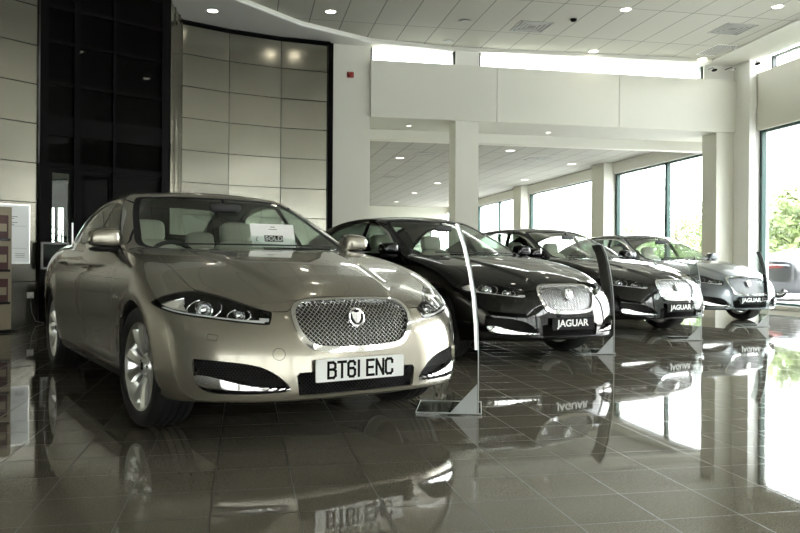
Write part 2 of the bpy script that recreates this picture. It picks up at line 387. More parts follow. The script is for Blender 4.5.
def make_car(paintm,variant='xf'):
    root=empty('saloon_car')
    s=Skin();T=s.T0
    AW=.372
    arch=lambda P:np.maximum(np.minimum(np.hypot(X_(P)-AX,Z_(P)-WR),np.hypot(X_(P)+AX,Z_(P)-WR))-AW,.55-Y_(P))
    _,T=s.split(T,arch)
    und,T=s.split(T,lambda P:Z_(P)-.206-.028*np.clip((X_(P)-1.75)/.4,0,1))
    s.emit('underbody',und,M['under'],root)
    # --- windscreen
    XXf=lambda P:X_(P)+.35*Y_(P)**2
    sf=lambda P:np.maximum(psdf(XXf(P),Y_(P),SCR),.93-Z_(P))
    scr,T=s.split(T,sf)
    gl,frit=s.split(scr,lambda P:sf(P)+.042)
    # --- rear screen
    bk,T=s.split(T,lambda P:np.maximum(psdf(X_(P),Y_(P),BACK),1.0-Z_(P)))
    bgl,bfr=s.split(bk,lambda P:psdf(X_(P),Y_(P),BACK)+.03)
    # --- side glass, cut before the doors
    df=lambda P:np.maximum(psdf(X_(P),Z_(P),DLO),.3-Y_(P))
    dlo,T=s.split(T,df)
    dg,dtrim=s.split(dlo,lambda P:df(P)+.012)
    pil,dg=s.split(dg,lambda P:np.abs(X_(P)-xB(Z_(P))-.02)-.045)
    piq,dg=s.split(dg,lambda P:np.abs(X_(P)+1.10+.35*(Z_(P)-1.1))-.014)
    # --- front features
    front=lambda P:1.9-X_(P)
    go=GRO if variant=='xf' else GROD;gi=GRI if variant=='xf' else GRID_
    gr,T=s.split(T,lambda P:np.maximum(psdf(Y_(P),Z_(P),go),front(P)))
    ghole,gring=s.split(gr,lambda P:psdf(Y_(P),Z_(P),gi))
    hl,T=s.split(T,lambda P:np.maximum(fol(HL)(P),1.2-X_(P)))
    hlens,hrim=s.split(hl,lambda P:fol(HL)(P)+.008)
    fg,T=s.split(T,lambda P:np.maximum(fol(FOG)(P),front(P)))
    bl,fhole=s.split(fg,lambda P:fol(BLADE)(P))
    it,T=s.split(T,lambda P:np.maximum(psdf(Y_(P),Z_(P),INT),front(P)))
    tl,T=s.split(T,lambda P:np.maximum(fol(TAIL)(P),X_(P)+1.8))
    # --- panels with shut lines
    gaps=[]
    def panel(T,fn,w=.0022):
        a,r=s.split(T,lambda P:fn(P)+w)
        g,r=s.split(r,lambda P:fn(P)-w);gaps.append(g);return a,r
    hood,T=panel(T,lambda P:np.maximum(np.maximum(Y_(P)-HOODY(X_(P)),HOODZ(Y_(P))-Z_(P)),1.02-XXf(P)))
    doorall=lambda P:np.maximum(np.minimum(psdf(X_(P),Z_(P),DOORLOW),psdf(X_(P),Z_(P),DLO)-.022),.35-Y_(P))
    dfr=lambda P:np.maximum(doorall(P),xB(Z_(P))+.02-X_(P))
    drr=lambda P:np.maximum(np.maximum(doorall(P),X_(P)-xB(Z_(P))-.02),-1.42-X_(P))
    dF,T=panel(T,dfr);dR,T=panel(T,drr)
    bump,T=s.split(T,lambda P:np.maximum(1.812-X_(P),Z_(P)-.705))
    boot,T=panel(T,lambda P:np.maximum(np.maximum(Y_(P)-.66,np.maximum(X_(P)+2.05,.70-Z_(P))),0*X_(P)-9))
    rbump,T=panel(T,lambda P:np.maximum(X_(P)+1.84,Z_(P)-.66))
    wing,T=panel(T,lambda P:np.maximum(np.maximum(.62-X_(P),Z_(P)-1.2),.45-Y_(P)))
    kw=dict(obj_mat=True,rim=.006)
    if variant!='xf':
        rp,T=s.split(T,lambda P:np.maximum(1.385-Z_(P),.15-XXf(P)*0-2))
        s.emit('roof_panel',rp,M['gloss'],root)
    o=[]
    o.append(s.emit('body_shell',T,paintm,root,**kw))
    o.append(s.emit('bonnet',hood,paintm,root,**kw))
    o.append(s.emit('front_bumper',bump,paintm,root,obj_mat=True,rim=.018))
    o.append(s.emit('rear_bumper',rbump,paintm,root,**kw))
    o.append(s.emit('boot_lid',boot,paintm,root,**kw))
    for sd in 'LR':
        o.append(s.emit('front_wing',wing,paintm,root,side=sd,obj_mat=True,rim=.02))
        d1=s.emit('front_door',dF,paintm,root,side=sd,**kw);d2=s.emit('rear_door',dR,paintm,root,side=sd,**kw);o+=[d1,d2]
        sg=1 if sd=='L' else -1
        g1,g2=s.split(dg,lambda P:xB(Z_(P))-X_(P))
        s.emit('window',g1,M['sideglass'],d1,side=sd,off=-.003);s.emit('window',g2,M['sideglass'],d2,side=sd,off=-.003)
        for dd,xa in ((d1,-.02),(d2,-1.02)):
            # handle: a bar standing off the skin over a shallow plate
            xs=np.linspace(xa-.10,xa+.10,9);zs=.885+.02*(xs*0)+(.03 if dd is d2 else 0);ys=surf_y(xs,zs)
            hb=MB();bow=[.004,.018,.026,.029,.030,.029,.026,.018,.004]
            hb.tube([(x,sg*(y+b_),z) for x,y,z,b_ in zip(xs,ys,zs,bow)],[.008,.010,.011,.012,.012,.012,.011,.010,.008],8)
            h=hb.build('door_handle',paintm,dd,smooth=True);h.material_slots[0].link='OBJECT';h.material_slots[0].material=paintm;o.append(h)
        tr=s.emit('window_trim',dtrim,M['chrome'],root,side=sd,off=.003,rim=.006)
        s.emit('pillar_cover',pil,M['gloss'],root,side=sd);s.emit('quarter_pillar_cover',piq,M['gloss'],root,side=sd)
        # side vent with chrome blade behind the front arch
        vm=MB();xs=np.linspace(.90,1.045,8);z0=.70+.012*np.sin(np.linspace(0,3,8))
        for a,(w_) in ((0,.010),):
            vm.tube([(x,sg*(float(surf_y(x,z))+.004),z) for x,z in zip(xs,z0)],[.003,.007,.009,.010,.011,.012,.013,.006],8)
        vm.build('side_vent',M['chrome'],root,smooth=True)
    s.emit('panel_gap',np.concatenate(gaps),M['gap'],root,off=-.006)
    s.emit('windscreen',gl,M['screen'],root,off=-.002)
    fr=s.emit('windscreen_border',frit,M['gap'],root,off=-.001)
    b_=s.emit('rear_window',bgl,M['sideglass'],root,off=-.002);s.emit('rear_window_border',bfr,M['gloss'],b_,off=-.001)
    # tail lamps
    for sd in 'LR': s.emit('tail_lamp',tl,M['red_lens'],root,side=sd)
    # grille
    g=s.emit('grille',gring,M['chrome'],root,off=.014,rim=.05)
    ex,_=s.split(ghole,lambda P:0*X_(P)-1)
    s.emit('grille_backing',ex,M['gap'],g,off=-.055)
    wm=MB();hw=max(abs(a) for a,b in gi);step=.0215 if variant=='xf' else .03;rad=.0021
    for sgn in (1,-1):
        c=-1.2
        while c<1.2:
            # straight run y = t, z = .6 + sgn*(t-c)*.8
            ts=np.linspace(-.42,.42,169);zz=.6+sgn*(ts-c)*.92;ok=(zz>.44)&(zz<.76)
            if ok.sum()>3:
                t2,z2=ts[ok],zz[ok];ins=psdf(t2,z2,gi)<.006;idx=np.nonzero(ins)[0]
                if len(idx)>3:
                    t3,z3=t2[idx[0]:idx[-1]+1],z2[idx[0]:idx[-1]+1];ph=np.arange(len(t3))
                    k=t3/(step/1.0)*PI
                    x3=surf_x(np.abs(t3),z3)-.012+sgn*.0022*np.sin(k)
                    wm.tube(list(zip(x3[::2],t3[::2],z3[::2])),rad,5,caps=False,up=(1,0,0))
            c+=step*1.18
    wm.build('grille_mesh',M['wire'] if variant=='xf' else M['disc'],g,smooth=True)
    # badge
    bx=float(surf_x(0.,.645));an=math.atan2(.045,.13)
    TB=Matrix.Translation((bx+.012,0,.640))@Matrix.Rotation(-.28,4,'Y')@Matrix.Diagonal((1,1.12,1.22,1))
    bm_=MB();bm_.lathe([(.0,.004),(.033,.004),(.034,.008),(.038,.010),(.042,.008),(.043,0),(.043,-.02),(0,-.02)],32,'x',TB)
    bd=bm_.build('badge',M['chrome'],g,smooth=True)
    bb=MB();bb.lathe([(0,.0065),(.0325,.0065)],32,'x',TB);bb.build('badge_field',M['gloss'],bd)
    fc=MB()
    fc.prism([(-.022,.010),(-.026,.020),(-.018,.024),(-.010,.020),(0,.018),(.010,.020),(.018,.024),(.026,.020),(.022,.010),(.020,-.004),(.012,-.018),(.005,-.026),(-.005,-.026),(-.012,-.018),(-.020,-.004)],'x',.006,.013,TB)
    rbox(fc,.013,0,-.013,.012,.016,.020,mtx=TB,e=2.5,n=6);rbox(fc,.012,0,.002,.010,.008,.028,mtx=TB,e=2.5,n=6)
    for q in (1,-1): rbox(fc,.012,q*.012,.010,.008,.012,.007,mtx=TB,e=2.5,n=6)
    fc.build('cat_face_emblem',M['brush'],bd,smooth=True)
    # lower intake
    s.emit('lower_intake',it,M['gap'],root,off=-.05)
    im=MB()
    for k in range(34):
        for sgn in (1,-1):
            y0=-.36+k*.0215;pts=[(float(surf_x(abs(np.clip(y0+sgn*(q*.06-.06),-.34,.34)),.258+q*.058))-.03,float(np.clip(y0+sgn*(q*.06-.06),-.345,.345)),.258+q*.058) for q in range(3)]
            im.tube(pts,.0028,4,caps=False,up=(1,0,0))
    im.build('intake_mesh',M['trim'],root)
    # fog intakes
    for sd in 'LR':
        fi=s.emit('side_intake',fhole,M['gap'],root,side=sd,off=-.045)
        s.emit('chrome_blade',bl,M['chrome'],fi,side=sd,off=.006,rim=.03)
        sg=1 if sd=='L' else -1;mm=MB()
        for k in range(26):
            for q in (1,-1):
                run=[]
                for t in np.linspace(0,1,9):
                    p_=-1.34-k*.024+q*(t-.5)*.09;z_=.345+t*.085
                    if float(psdf(np.array(p_),np.array(z_),FOG))<.0: run.append((p_,z_))
                if len(run)>2:
                    pts=[]
                    for p_,z_ in run:
                        # solve surface point with y-x=p
                        lo,hi=0.,1.2
                        for _ in range(18):
                            m_=(lo+hi)/2
                            if Fb(np.array([m_-p_,m_,z_]))<0: lo=m_
                            else: hi=m_
                        pts.append((lo-p_-.022,sg*(lo-.012),z_))
                    mm.tube(pts,.003,4,caps=False,up=(1,0,0))
        mm.build('intake_mesh',M['trim'],fi)
    # headlamps
    def on(p_,z_,dep=0.):
        lo,hi=0.,1.2
        for _ in range(22):
            m_=(lo+hi)/2
            if Fb(np.array([m_-p_,m_,z_]))<0: lo=m_
            else: hi=m_
        P=np.array([[lo-p_,lo,z_]]);n=gradn(P)[0];return P[0]-n*dep,n
    for sd in 'LR':
        sg=1 if sd=='L' else -1
        hb=s.emit('headlamp',hl,M['gloss'],root,side=sd,off=-.085)   # dark housing
        s.emit('lamp_rim',hrim,M['gloss'],hb,side=sd,rim=.085)
        s.emit('lamp_lens',hlens,M['lens'],hb,side=sd)
        def fl(v): return Vector((v[0],sg*v[1],v[2]))
        fw_=Vector((1,sg*.08,.0)).normalized()
        for (p_,z_,r,nm,dep) in ((-1.287,.709,.046,'main_projector',.040),(-1.566,.680,.030,'inner_projector',.036)):
            c,n=on(p_,z_,dep);c=fl(c);rot=Vector((1,0,0)).rotation_difference(fw_).to_matrix().to_4x4();T_=Matrix.Translation(c)@rot
            pr=MB();pr.lathe([(r*1.0,-.03),(r*1.0,.004),(r*.94,.012),(r*.84,.010),(r*.80,-.002),(r*.80,-.03)],36,'x',T_);po=pr.build(nm,M['chrome'],hb,smooth=True)
            bz=MB();bz.lathe([(r*.80,.0),(r*.66,-.008),(r*.60,.006),(r*.54,.006),(r*.5,-.01),(0,-.01)],36,'x',T_);bz.build('bezel',M['bezel'],po,smooth=True)
            le=MB();le.lathe([(r*.52*math.cos(a),-.006+r*.34*math.sin(a)) for a in np.linspace(0,PI/2,8)],28,'x',T_);le.build('projector_lens',M['chrome'],po,smooth=True)
        # chrome arcs either side of the projectors
        for (pc,zc,rx_,rz_) in ((-1.30,.703,.128,.052),(-1.575,.672,.082,.036)):
            for q in (1,-1):
                ar=MB();pts=[]
                for a in np.linspace(-1.05,1.0,12):
                    P,n=on(pc+q*rx_*math.cos(a),zc+rz_*math.sin(a)*(1 if pc>-1.5 else .9)-(q<0)*.006,.022);pts.append(fl(P))
                ar.tube(pts,.0032,6,up=(1,0,0));ar.build('lamp_arc',M['chrome'],hb,smooth=True)
        # white light strip along the lower edge
        st=MB();pts=[]
        low=[(-.96,.694),(-1.05,.679),(-1.165,.668),(-1.385,.653),(-1.60,.636),(-1.70,.632),(-1.785,.630)]
        for a,b in zip(low[:-1],low[1:]):
            for t in np.linspace(0,1,5)[:-1]: pts.append(fl(on(a[0]+(b[0]-a[0])*t,a[1]+(b[1]-a[1])*t,.014)[0]))
        st.tube(pts,[.003]+[.009]*(len(pts)-2)+[.006],8,up=(1,0,0));st.build('light_strip',M['lampwhite'],hb,smooth=True)
        # outer reflector wedge
        wv=[];outl=[(-.945,.711),(-1.03,.736),(-1.115,.748),(-1.14,.715),(-1.18,.682),(-1.08,.688),(-1.0,.699)]
        w=MB();ctr=fl(on(-1.07,.714,.040)[0]);ring=[fl(on(a,b,.016)[0]) for a,b in outl]
        w.add([ctr]+ring,[(0,i+1,(i+1)%len(ring)+1) for i in range(len(ring))]);w.build('side_reflector',M['amber'],hb)
        ch=MB();ch.tube(ring,.004,6,closed=True,up=(1,0,0));ch.build('reflector_surround',M['chrome'],hb,smooth=True)
        # inner white block
        ib=MB();pts=[fl(on(a,b,.02)[0]) for a,b in ((-1.73,.655),(-1.785,.652),(-1.79,.635),(-1.735,.635))]
        ib.add(pts+[p-Vector((.02,0,0)) for p in pts],[(0,1,2,3),(0,4,5,1),(1,5,6,2),(2,6,7,3),(3,7,4,0),(4,7,6,5)]);ib.build('sidelight',M['lampwhite'],hb)
        # washer cover outline on the bumper
        wc=MB();pts=[]
        for a,b in ((-1.40,.568),(-1.47,.562),(-1.465,.535),(-1.395,.541)):
            pts.append(fl(on(a,b,-.0005)[0]))
        wc.tube(pts,.0016,5,closed=True,up=(1,0,0));wc.build('washer_cover_gap',M['gap'],root)
    # towing eye cover (right side only)
    te=MB();pts=[]
    for a in np.linspace(0,2*PI,25)[:-1]:
        z_=.468+.030*math.sin(a);y_=.436+.030*math.cos(a);pts.append((float(surf_x(y_,z_))+.0003,-y_,z_))
    te.tube(pts,.0014,5,closed=True,up=(1,0,0));te.build('towing_eye_cover',M['gap'],root)
    # --- wheel wells
    for xa in (AX,-AX):
        for sg in (1,-1):
            ww=MB();n=28
            for k in range(n):
                a0,a1=PI*-.08+PI*1.16*k/n,PI*-.08+PI*1.16*(k+1)/n
                p=[(xa+.385*math.cos(a),WR+.385*math.sin(a)) for a in (a0,a1)]
                ww.add([(p[0][0],sg*.52,p[0][1]),(p[1][0],sg*.52,p[1][1]),(p[1][0],sg*.915,p[1][1]),(p[0][0],sg*.915,p[0][1])],[(0,1,2,3)])
                ww.add([(xa,sg*.52,WR),(p[0][0],sg*.52,p[0][1]),(p[1][0],sg*.52,p[1][1])],[(0,1,2)])
            ww.build('wheel_arch_liner',M['under'],root)
    # --- cabin
    ins=MB();ins.box(-1.85,1.05,-.86,.86,.20,.24);ins.build('cabin_floor',M['dark_int'],root)
    db=MB()
    pts=[(1.03,.93),(.86,.985),(.55,.985),(.42,.93),(.38,.80),(.42,.60),(.9,.45),(1.03,.5)]
    db.prism(pts,'y',-.74,.74);db.build('dashboard',M['dark_int'],root,smooth=True,bevel=.02)
    pk=MB();pk.prism([(-1.55,1.02),(-1.9,1.05),(-2.0,1.03),(-1.95,.9),(-1.55,.9)],'y',-.66,.66);pk.build('parcel_shelf',M['dark_int'],root)
    for sg in (1,-1):
        dc=MB();dc.prism([(.62,.30),(.62,.98),(-.1,1.0),(-1.3,1.03),(-1.3,.3)],'y',sg*.775,sg*.79);dc.build('door_card',M['dark_int'],root)
    # headlining
    rl,_=s.split(T,lambda P:np.maximum(1.22-Z_(P),X_(P)-.2))
    rl,_=s.split(rl,lambda P:-1.3-X_(P)); s.emit('headlining',rl,M['lining'],root,off=-.028)
    def seat(x,y,w,rear=False):
        st=empty('rear_seat' if rear else 'front_seat',parent=root)
        a=MB();rbox(a,x+.24,y,.50,.56,w,.18);a.build('cushion',M['cream'],st,smooth=True,angle=80)
        b=MB();rbox(b,x-.10,y,.80,.17,w*.94,.62 if not rear else .56,rx=-.30);b.build('backrest',M['cream'],st,smooth=True,angle=80)
        hs=(y,) if not rear else (y-.38,y+.38)
        for hy in hs:
            h=MB();rbox(h,x-.245,hy,1.165 if not rear else 1.11,.13,.27,.19,rx=-.2);ho=h.build('headrest',M['cream'],st,smooth=True,angle=80)
            p=MB()
            for q in (.06,-.06): p.tube([(x-.225,hy+q,1.00),(x-.235,hy+q,1.10)],.007,6)
            p.build('headrest_post',M['chrome'],ho)
    seat(-.20,-.37,.52);seat(-.20,.37,.52);seat(-1.18,0,1.25,True)
    sw=MB();TS=Matrix.Translation((.30,-.37,.90))@Matrix.Rotation(-.42,4,'Y')
    sw.tube([TS@Vector((0,.185*math.cos(a),.185*math.sin(a))) for a in np.linspace(0,2*PI,33)[:-1]],.016,8,closed=True,up=(1,0,0))
    for a in (-PI/2,0,PI): sw.tube([TS@Vector((0,.04*math.cos(a),.04*math.sin(a))),TS@Vector((0,.185*math.cos(a),.185*math.sin(a)))],.014,6,up=(1,0,0))
    rbox(sw,0,0,0,.05,.12,.11,mtx=TS);sw.build('steering_wheel',M['dark_int'],root,smooth=True)
    rv=MB();rbox(rv,.33,0,1.325,.03,.24,.07,rx=.1);rv.tube([(.33,0,1.34),(.27,0,1.39)],.012,6);rv.build('interior_mirror',M['dark_int'],root,smooth=True)
    # wipers
    for (y0,y1) in ((-.50,.10),(.05,.62)):
        w=MB();pp=[]
        for t in np.linspace(0,1,8):
            y=y0+(y1-y0)*t;x=.985-.35*y*y-.02;pp.append((x,y,float(surf_z(np.array(x),np.array(abs(y))))+.012))
        w.tube(pp,.006,6);w.build('wiper',M['trim'],root,smooth=True)
    # mirrors
    for sg in (1,-1):
        mr=empty('door_mirror',parent=root)
        c=Vector((.62,sg*.925,1.08))
        sh=MB();vs=[];n=14
        rbox(sh,0,0,0,.17,.20,.125,e=3.6,n=14)
        v2=[]
        for v in sh.v:
            x,y,z=v
            if x<-.035: x=-.035
            y2=y*(1-.10*(z/.08));v2.append((c.x+x+.0-sg*y*.0,c.y+y2,c.z+z*(1-.12*sg*y/.11)))
        up_=MB();up_.v=v2;up_.f=sh.f
        a=up_.build('mirror_cap',paintm,mr,smooth=True);a.material_slots[0].link='OBJECT';a.material_slots[0].material=paintm;o.append(a)
        bs=MB();rbox(bs,c.x-.0,c.y-sg*.01,c.z-.075,.13,.20,.035,e=2.6)
        ys=float(surf_y(.66,1.0));bs.tube([(c.x,c.y-sg*.04,c.z-.075),(c.x+.0,sg*(ys-.02),c.z-.07)],[.024,.036],8);bs.build('mirror_arm',M['trim'],mr,smooth=True)
        mg=MB();rbox(mg,c.x-.036,c.y,c.z,.004,.19,.115,e=4);mg.build('mirror_glass',M['chrome'],mr,smooth=True)
    # exhausts
    for sg in (1,-1):
        e=MB();e.lathe([(.045,0),(.045,.14),(.040,.14),(.040,0)],20,'x',Matrix.Translation((-2.62,sg*.55,.27)));e.build('exhaust_tip',M['chrome'],root,smooth=True)
    # rear number plate recess
    # wheels
    proto=make_wheel()
    first=True
    for xa in (AX,-AX):
        for sg in (1,-1):
            w=proto if first else copy_tree(proto,root);first=False
            w.parent=root;w.location=(xa,sg*(.80),WR);w.rotation_euler=(0,0.3*(xa>0)+.1,(0 if sg>0 else PI)+(.075 if xa>0 else 0))
            if xa>0: pass
    root['_paint']=0;del root['_paint']
    return root,o
def make_wheel():
    """outer face towards +y, centre at the tyre's mid width"""
    w=empty('wheel')
    ty=MB();R=.338
    prof=[(.232,.100),(.245,.112),(.275,.121),(.305,.121),(.322,.113),(.332,.098),(.337,.075)]
    tread=[(.338,.070),(.331,.068),(.331,.060),(.338,.058),(.338,.028),(.331,.026),(.331,.016),(.338,.014),(.338,-.014),(.331,-.016),(.331,-.026),(.338,-.028),(.338,-.058),(.331,-.060),(.331,-.068),(.338,-.070)]
    full=prof+tread+[(r,-h) for r,h in prof[::-1]]
    full=[(r+.012 if r<.26 else r,h) for r,h in full];ty.lathe(full,72,'y');ty.build('tyre',M['rubber'],w,smooth=True,angle=40)
    rm=MB()
    rm.lathe([(.225,-.105),(.236,-.105),(.228,-.09),(.205,-.06),(.200,.03),(.214,.085),(.222,.092),(.228,.103),(.236,.106),(.236,.098)],72,'y')
    rm.v=[(x*1.045,y,z*1.045) for x,y,z in rm.v];rim=rm.build('alloy_rim',M['brush'],w,smooth=True,angle=50)
    # spokes: ten tapered blades in five pairs
    for k in range(5):
        sp=MB()
        for q in (-1,1):
            a=2*PI*k/5+PI/2
            ai=a+q*.15;ao=a+q*.27
            def pt(an,r,h,wd): 
                c,s_=math.cos(an),math.sin(an);return (c*r-s_*wd,h,s_*r+c*wd)
            secs=[(.045,.060,.018,ai),(.10,.078,.019,ai+(ao-ai)*.4),(.16,.088,.026,ai+(ao-ai)*.75),(.236,.096,.042,ao)]
            vs=[];fs=[]
            for r,h,wd,an in secs:
                vs+=[pt(an,r,h-.030,-wd),pt(an,r,h-.006,-wd*.95),pt(an,r,h+.003,-q*wd*.25),pt(an,r,h-.008,wd*.95),pt(an,r,h-.030,wd)]
            for i in range(3):
                for j in range(4): fs.append((i*5+j,i*5+j+1,i*5+j+6,i*5+j+5))
            fs.append(tuple(range(5)));fs.append(tuple(range(15,20)))
            sp.add(vs,fs)
        sp.build('spoke',M['brush'],rim,smooth=True,angle=25)
    hub=MB();hub.lathe([(.07,.02),(.072,.060),(.062,.074),(.034,.076),(.032,.084),(.028,.088),(0,.089)],36,'y');hub.build('hub',M['brush'],rim,smooth=True,angle=30)
    cc=MB();cc.lathe([(.0,.0905),(.024,.0900),(.026,.086)],28,'y');cc.build('centre_cap',M['gloss'],rim,smooth=True)
    nu=MB()
    for k in range(5):
        a=2*PI*k/5+PI/2+PI/5;nu.lathe([(.009,.05),(.009,.080),(.005,.083),(0,.083)],6,'y',Matrix.Translation((.053*math.cos(a),0,.053*math.sin(a))))
    nu.build('wheel_nuts',M['chrome'],rim)
    bd=MB();bd.lathe([(.06,.0),(.165,.0),(.165,-.028),(.06,-.028),(.06,.0)],48,'y');bd.build('brake_disc',M['disc'],w,smooth=True,angle=30)
    bk=MB();bk.lathe([(.0,-.04),(.20,-.04)],32,'y');bk.build('brake_shield',M['under'],w)
    return w
# ---- number plate glyphs drawn as strokes in a 50 x 79 mm cell
GL={'B':[[(0,0),(0,79)],[(0,79),(28,79),(40,70),(40,52),(30,43),(0,43)],[(30,43),(42,34),(42,10),(31,0),(0,0)]],
'T':[[(0,79),(44,79)],[(22,79),(22,0)]],
'6':[[(40,62),(40,70),(31,79),(12,79),(2,69),(2,10),(12,0),(31,0),(41,10),(41,33),(31,43),(2,43)]],
'1':[[(7,0),(7,79)]],
'E':[[(40,79),(0,79),(0,0),(40,0)],[(0,41),(34,41)]],
'N':[[(0,0),(0,79),(42,0),(42,79)]],
'C':[[(41,60),(41,70),(32,79),(11,79),(1,69),(1,10),(11,0),(32,0),(41,10),(41,20)]]}
def plate_text(mb,txt,x0,z0,h,T):
    """strokes in the y-z plane facing +x; reads left to right towards +y... seen from the front"""
    s_=h/79.;x=x0;wd=6.9*s_
    for ch in txt:
        if ch==' ': x+=30*s_;continue
        adv=(14 if ch=='1' else 44)
        for st in GL[ch]:
            P=[(x+a*s_,z0+b*s_) for a,b in st]
            for (a,b),(c,d) in zip(P[:-1],P[1:]):
                L=math.hypot(c-a,d-b);ux,uz=(c-a)/L,(d-b)/L;e=wd*.9
                q=[(a-ux*e-uz*wd,b-uz*e+ux*wd),(c+ux*e-uz*wd,d+uz*e+ux*wd),(c+ux*e+uz*wd,d+uz*e-ux*wd),(a-ux*e+uz*wd,b-uz*e-ux*wd)]
                mb.prism(q,'x',0.0062,.0072,T)
        x+=(adv+13.5)*s_
    return x
def add_plate(root,txt=None,dealer=False):
    x=float(surf_x(.0,.385))+.010
    T=Matrix.Translation((x+.006,-.006,.380))
    pl=MB();c=[]
    for (cy,cz,a0) in ((.254,.050,0),(-.254,.050,PI/2),(-.254,-.050,PI),(.254,-.050,1.5*PI)):
        for k in range(5): c.append((cy+.008*math.cos(a0+k*PI/8),cz+.008*math.sin(a0+k*PI/8)))
    pl.prism(c,'x',0,.006,T)
    p=pl.build('number_plate',M['white'] if not dealer else M['ink'],root)
    if not dealer:
        tm=MB()
        w=plate_text(MB(),txt,0,0,.078,T)
        plate_text(tm,txt,-(w-.013)/2,-.039,.078,T)
        tm.build('plate_lettering',M['ink'],p)
    else:
        R=T@Matrix.Translation((.0065,.0,.0))@Matrix.Rotation(PI/2,4,'Z')@Matrix.Rotation(PI/2,4,'X')
        text_mesh('plate_lettering','JAGUAR',.088,M['white'],p,R,.0006,1.22,.0022)
    return p
# ---------------------------------------------------------------- showroom materials
def tile_floor():
    m=bpy.data.materials.new('polished granite tiles');m.use_nodes=True;nt=m.node_tree;N=nt.nodes;L=nt.links;b=N['Principled BSDF']
    tc=N.new('ShaderNodeTexCoord')
    mp=N.new('ShaderNodeMapping');mp.inputs['Location'].default_value=(.116,-.02,0);L.new(tc.outputs['Object'],mp.inputs[0])
    br=N.new('ShaderNodeTexBrick');br.offset=0;br.squash=1;br.inputs['Scale'].default_value=1
    br.inputs['Brick Width'].default_value=.322;br.inputs['Row Height'].default_value=.322;br.inputs['Mortar Size'].default_value=.0022;br.inputs['Mortar Smooth'].default_value=.1;br.inputs['Bias'].default_value=0
    br.inputs['Color1'].default_value=(.125,.113,.085,1);br.inputs['Color2'].default_value=(.140,.127,.097,1);br.inputs['Mortar'].default_value=(.03,.027,.022,1)
    L.new(mp.outputs[0],br.inputs['Vector'])
    n=N.new('ShaderNodeTexNoise');n.inputs['Scale'].default_value=140;n.inputs['Detail'].default_value=3;L.new(tc.outputs['Object'],n.inputs[0])
    cr=N.new('ShaderNodeValToRGB');cr.color_ramp.elements[0].position=.35;cr.color_ramp.elements[0].color=(.75,.75,.75,1);cr.color_ramp.elements[1].position=.68;cr.color_ramp.elements[1].color=(1.25,1.25,1.25,1);L.new(n.outputs['Fac'],cr.inputs[0])
    v=N.new('ShaderNodeTexVoronoi');v.inputs['Scale'].default_value=75;L.new(tc.outputs['Object'],v.inputs[0])
    cr2=N.new('ShaderNodeValToRGB');cr2.color_ramp.elements[0].position=.06;cr2.color_ramp.elements[0].color=(2.4,2.4,2.3,1);cr2.color_ramp.elements[1].position=.13;cr2.color_ramp.elements[1].color=(1,1,1,1);L.new(v.outputs['Distance'],cr2.inputs[0])
    m1=N.new('ShaderNodeMix');m1.data_type='RGBA';m1.blend_type='MULTIPLY';m1.inputs[0].default_value=1;L.new(br.outputs['Color'],m1.inputs[6]);L.new(cr.outputs[0],m1.inputs[7])
    m2=N.new('ShaderNodeMix');m2.data_type='RGBA';m2.blend_type='MULTIPLY';m2.inputs[0].default_value=1;L.new(m1.outputs[2],m2.inputs[6]);L.new(cr2.outputs[0],m2.inputs[7])
    L.new(m2.outputs[2],b.inputs['Base Color'])
    mr=N.new('ShaderNodeMapRange');mr.inputs[3].default_value=.035;mr.inputs[4].default_value=.3;L.new(br.outputs['Fac'],mr.inputs[0]);L.new(mr.outputs[0],b.inputs['Roughness'])
    b.inputs['Specular IOR Level'].default_value=.42
    # every tile lies very slightly differently
    w=N.new('ShaderNodeTexNoise');w.inputs['Scale'].default_value=1.3;w.inputs['Detail'].default_value=1;L.new(tc.outputs['Object'],w.inputs[0])
    bp=N.new('ShaderNodeBump');bp.inputs['Strength'].default_value=.25;bp.inputs['Distance'].default_value=.006;L.new(w.outputs['Fac'],bp.inputs['Height'])
    bp2=N.new('ShaderNodeBump');bp2.invert=True;bp2.inputs['Strength'].default_value=.12;bp2.inputs['Distance'].default_value=.001;L.new(br.outputs['Fac'],bp2.inputs['Height']);L.new(bp.outputs[0],bp2.inputs['Normal'])
    L.new(bp2.outputs[0],b.inputs['Normal'])
    return m
def grid_mat(name,c1,cm,w,h,mort,rough=.8,loc=(0,0,0),metal=0.,bump=.3):
    m=bpy.data.materials.new(name);m.use_nodes=True;nt=m.node_tree;N=nt.nodes;L=nt.links;b=N['Principled BSDF']
    tc=N.new('ShaderNodeTexCoord');mp=N.new('ShaderNodeMapping');mp.inputs['Location'].default_value=loc;L.new(tc.outputs['Object'],mp.inputs[0])
    br=N.new('ShaderNodeTexBrick');br.offset=0;br.inputs['Scale'].default_value=1;br.inputs['Brick Width'].default_value=w;br.inputs['Row Height'].default_value=h;br.inputs['Mortar Size'].default_value=mort;br.inputs['Mortar Smooth'].default_value=0
    br.inputs['Color1'].default_value=(*c1,1);br.inputs['Color2'].default_value=(*[x*.96 for x in c1],1);br.inputs['Mortar'].default_value=(*cm,1);L.new(mp.outputs[0],br.inputs['Vector'])
    L.new(br.outputs['Color'],b.inputs['Base Color']);b.inputs['Roughness'].default_value=rough;b.inputs['Metallic'].default_value=metal
    bp=N.new('ShaderNodeBump');bp.invert=True;bp.inputs['Strength'].default_value=bump;bp.inputs['Distance'].default_value=.004;L.new(br.outputs['Fac'],bp.inputs['Height']);L.new(bp.outputs[0],b.inputs['Normal'])
    return m
M['floor']=tile_floor()
M['ctile']=grid_mat('ceiling tiles',(.50,.49,.42),(.20,.195,.17),.6,1.8,.010,.85,(.05,.1,0))
M['plaster']=mat('cream painted plaster',(.72,.715,.635),.75)
M['soffit']=mat('white soffit paint',(.72,.715,.65),.8)
M['whitewall']=mat('white paint',(.80,.795,.75),.6)
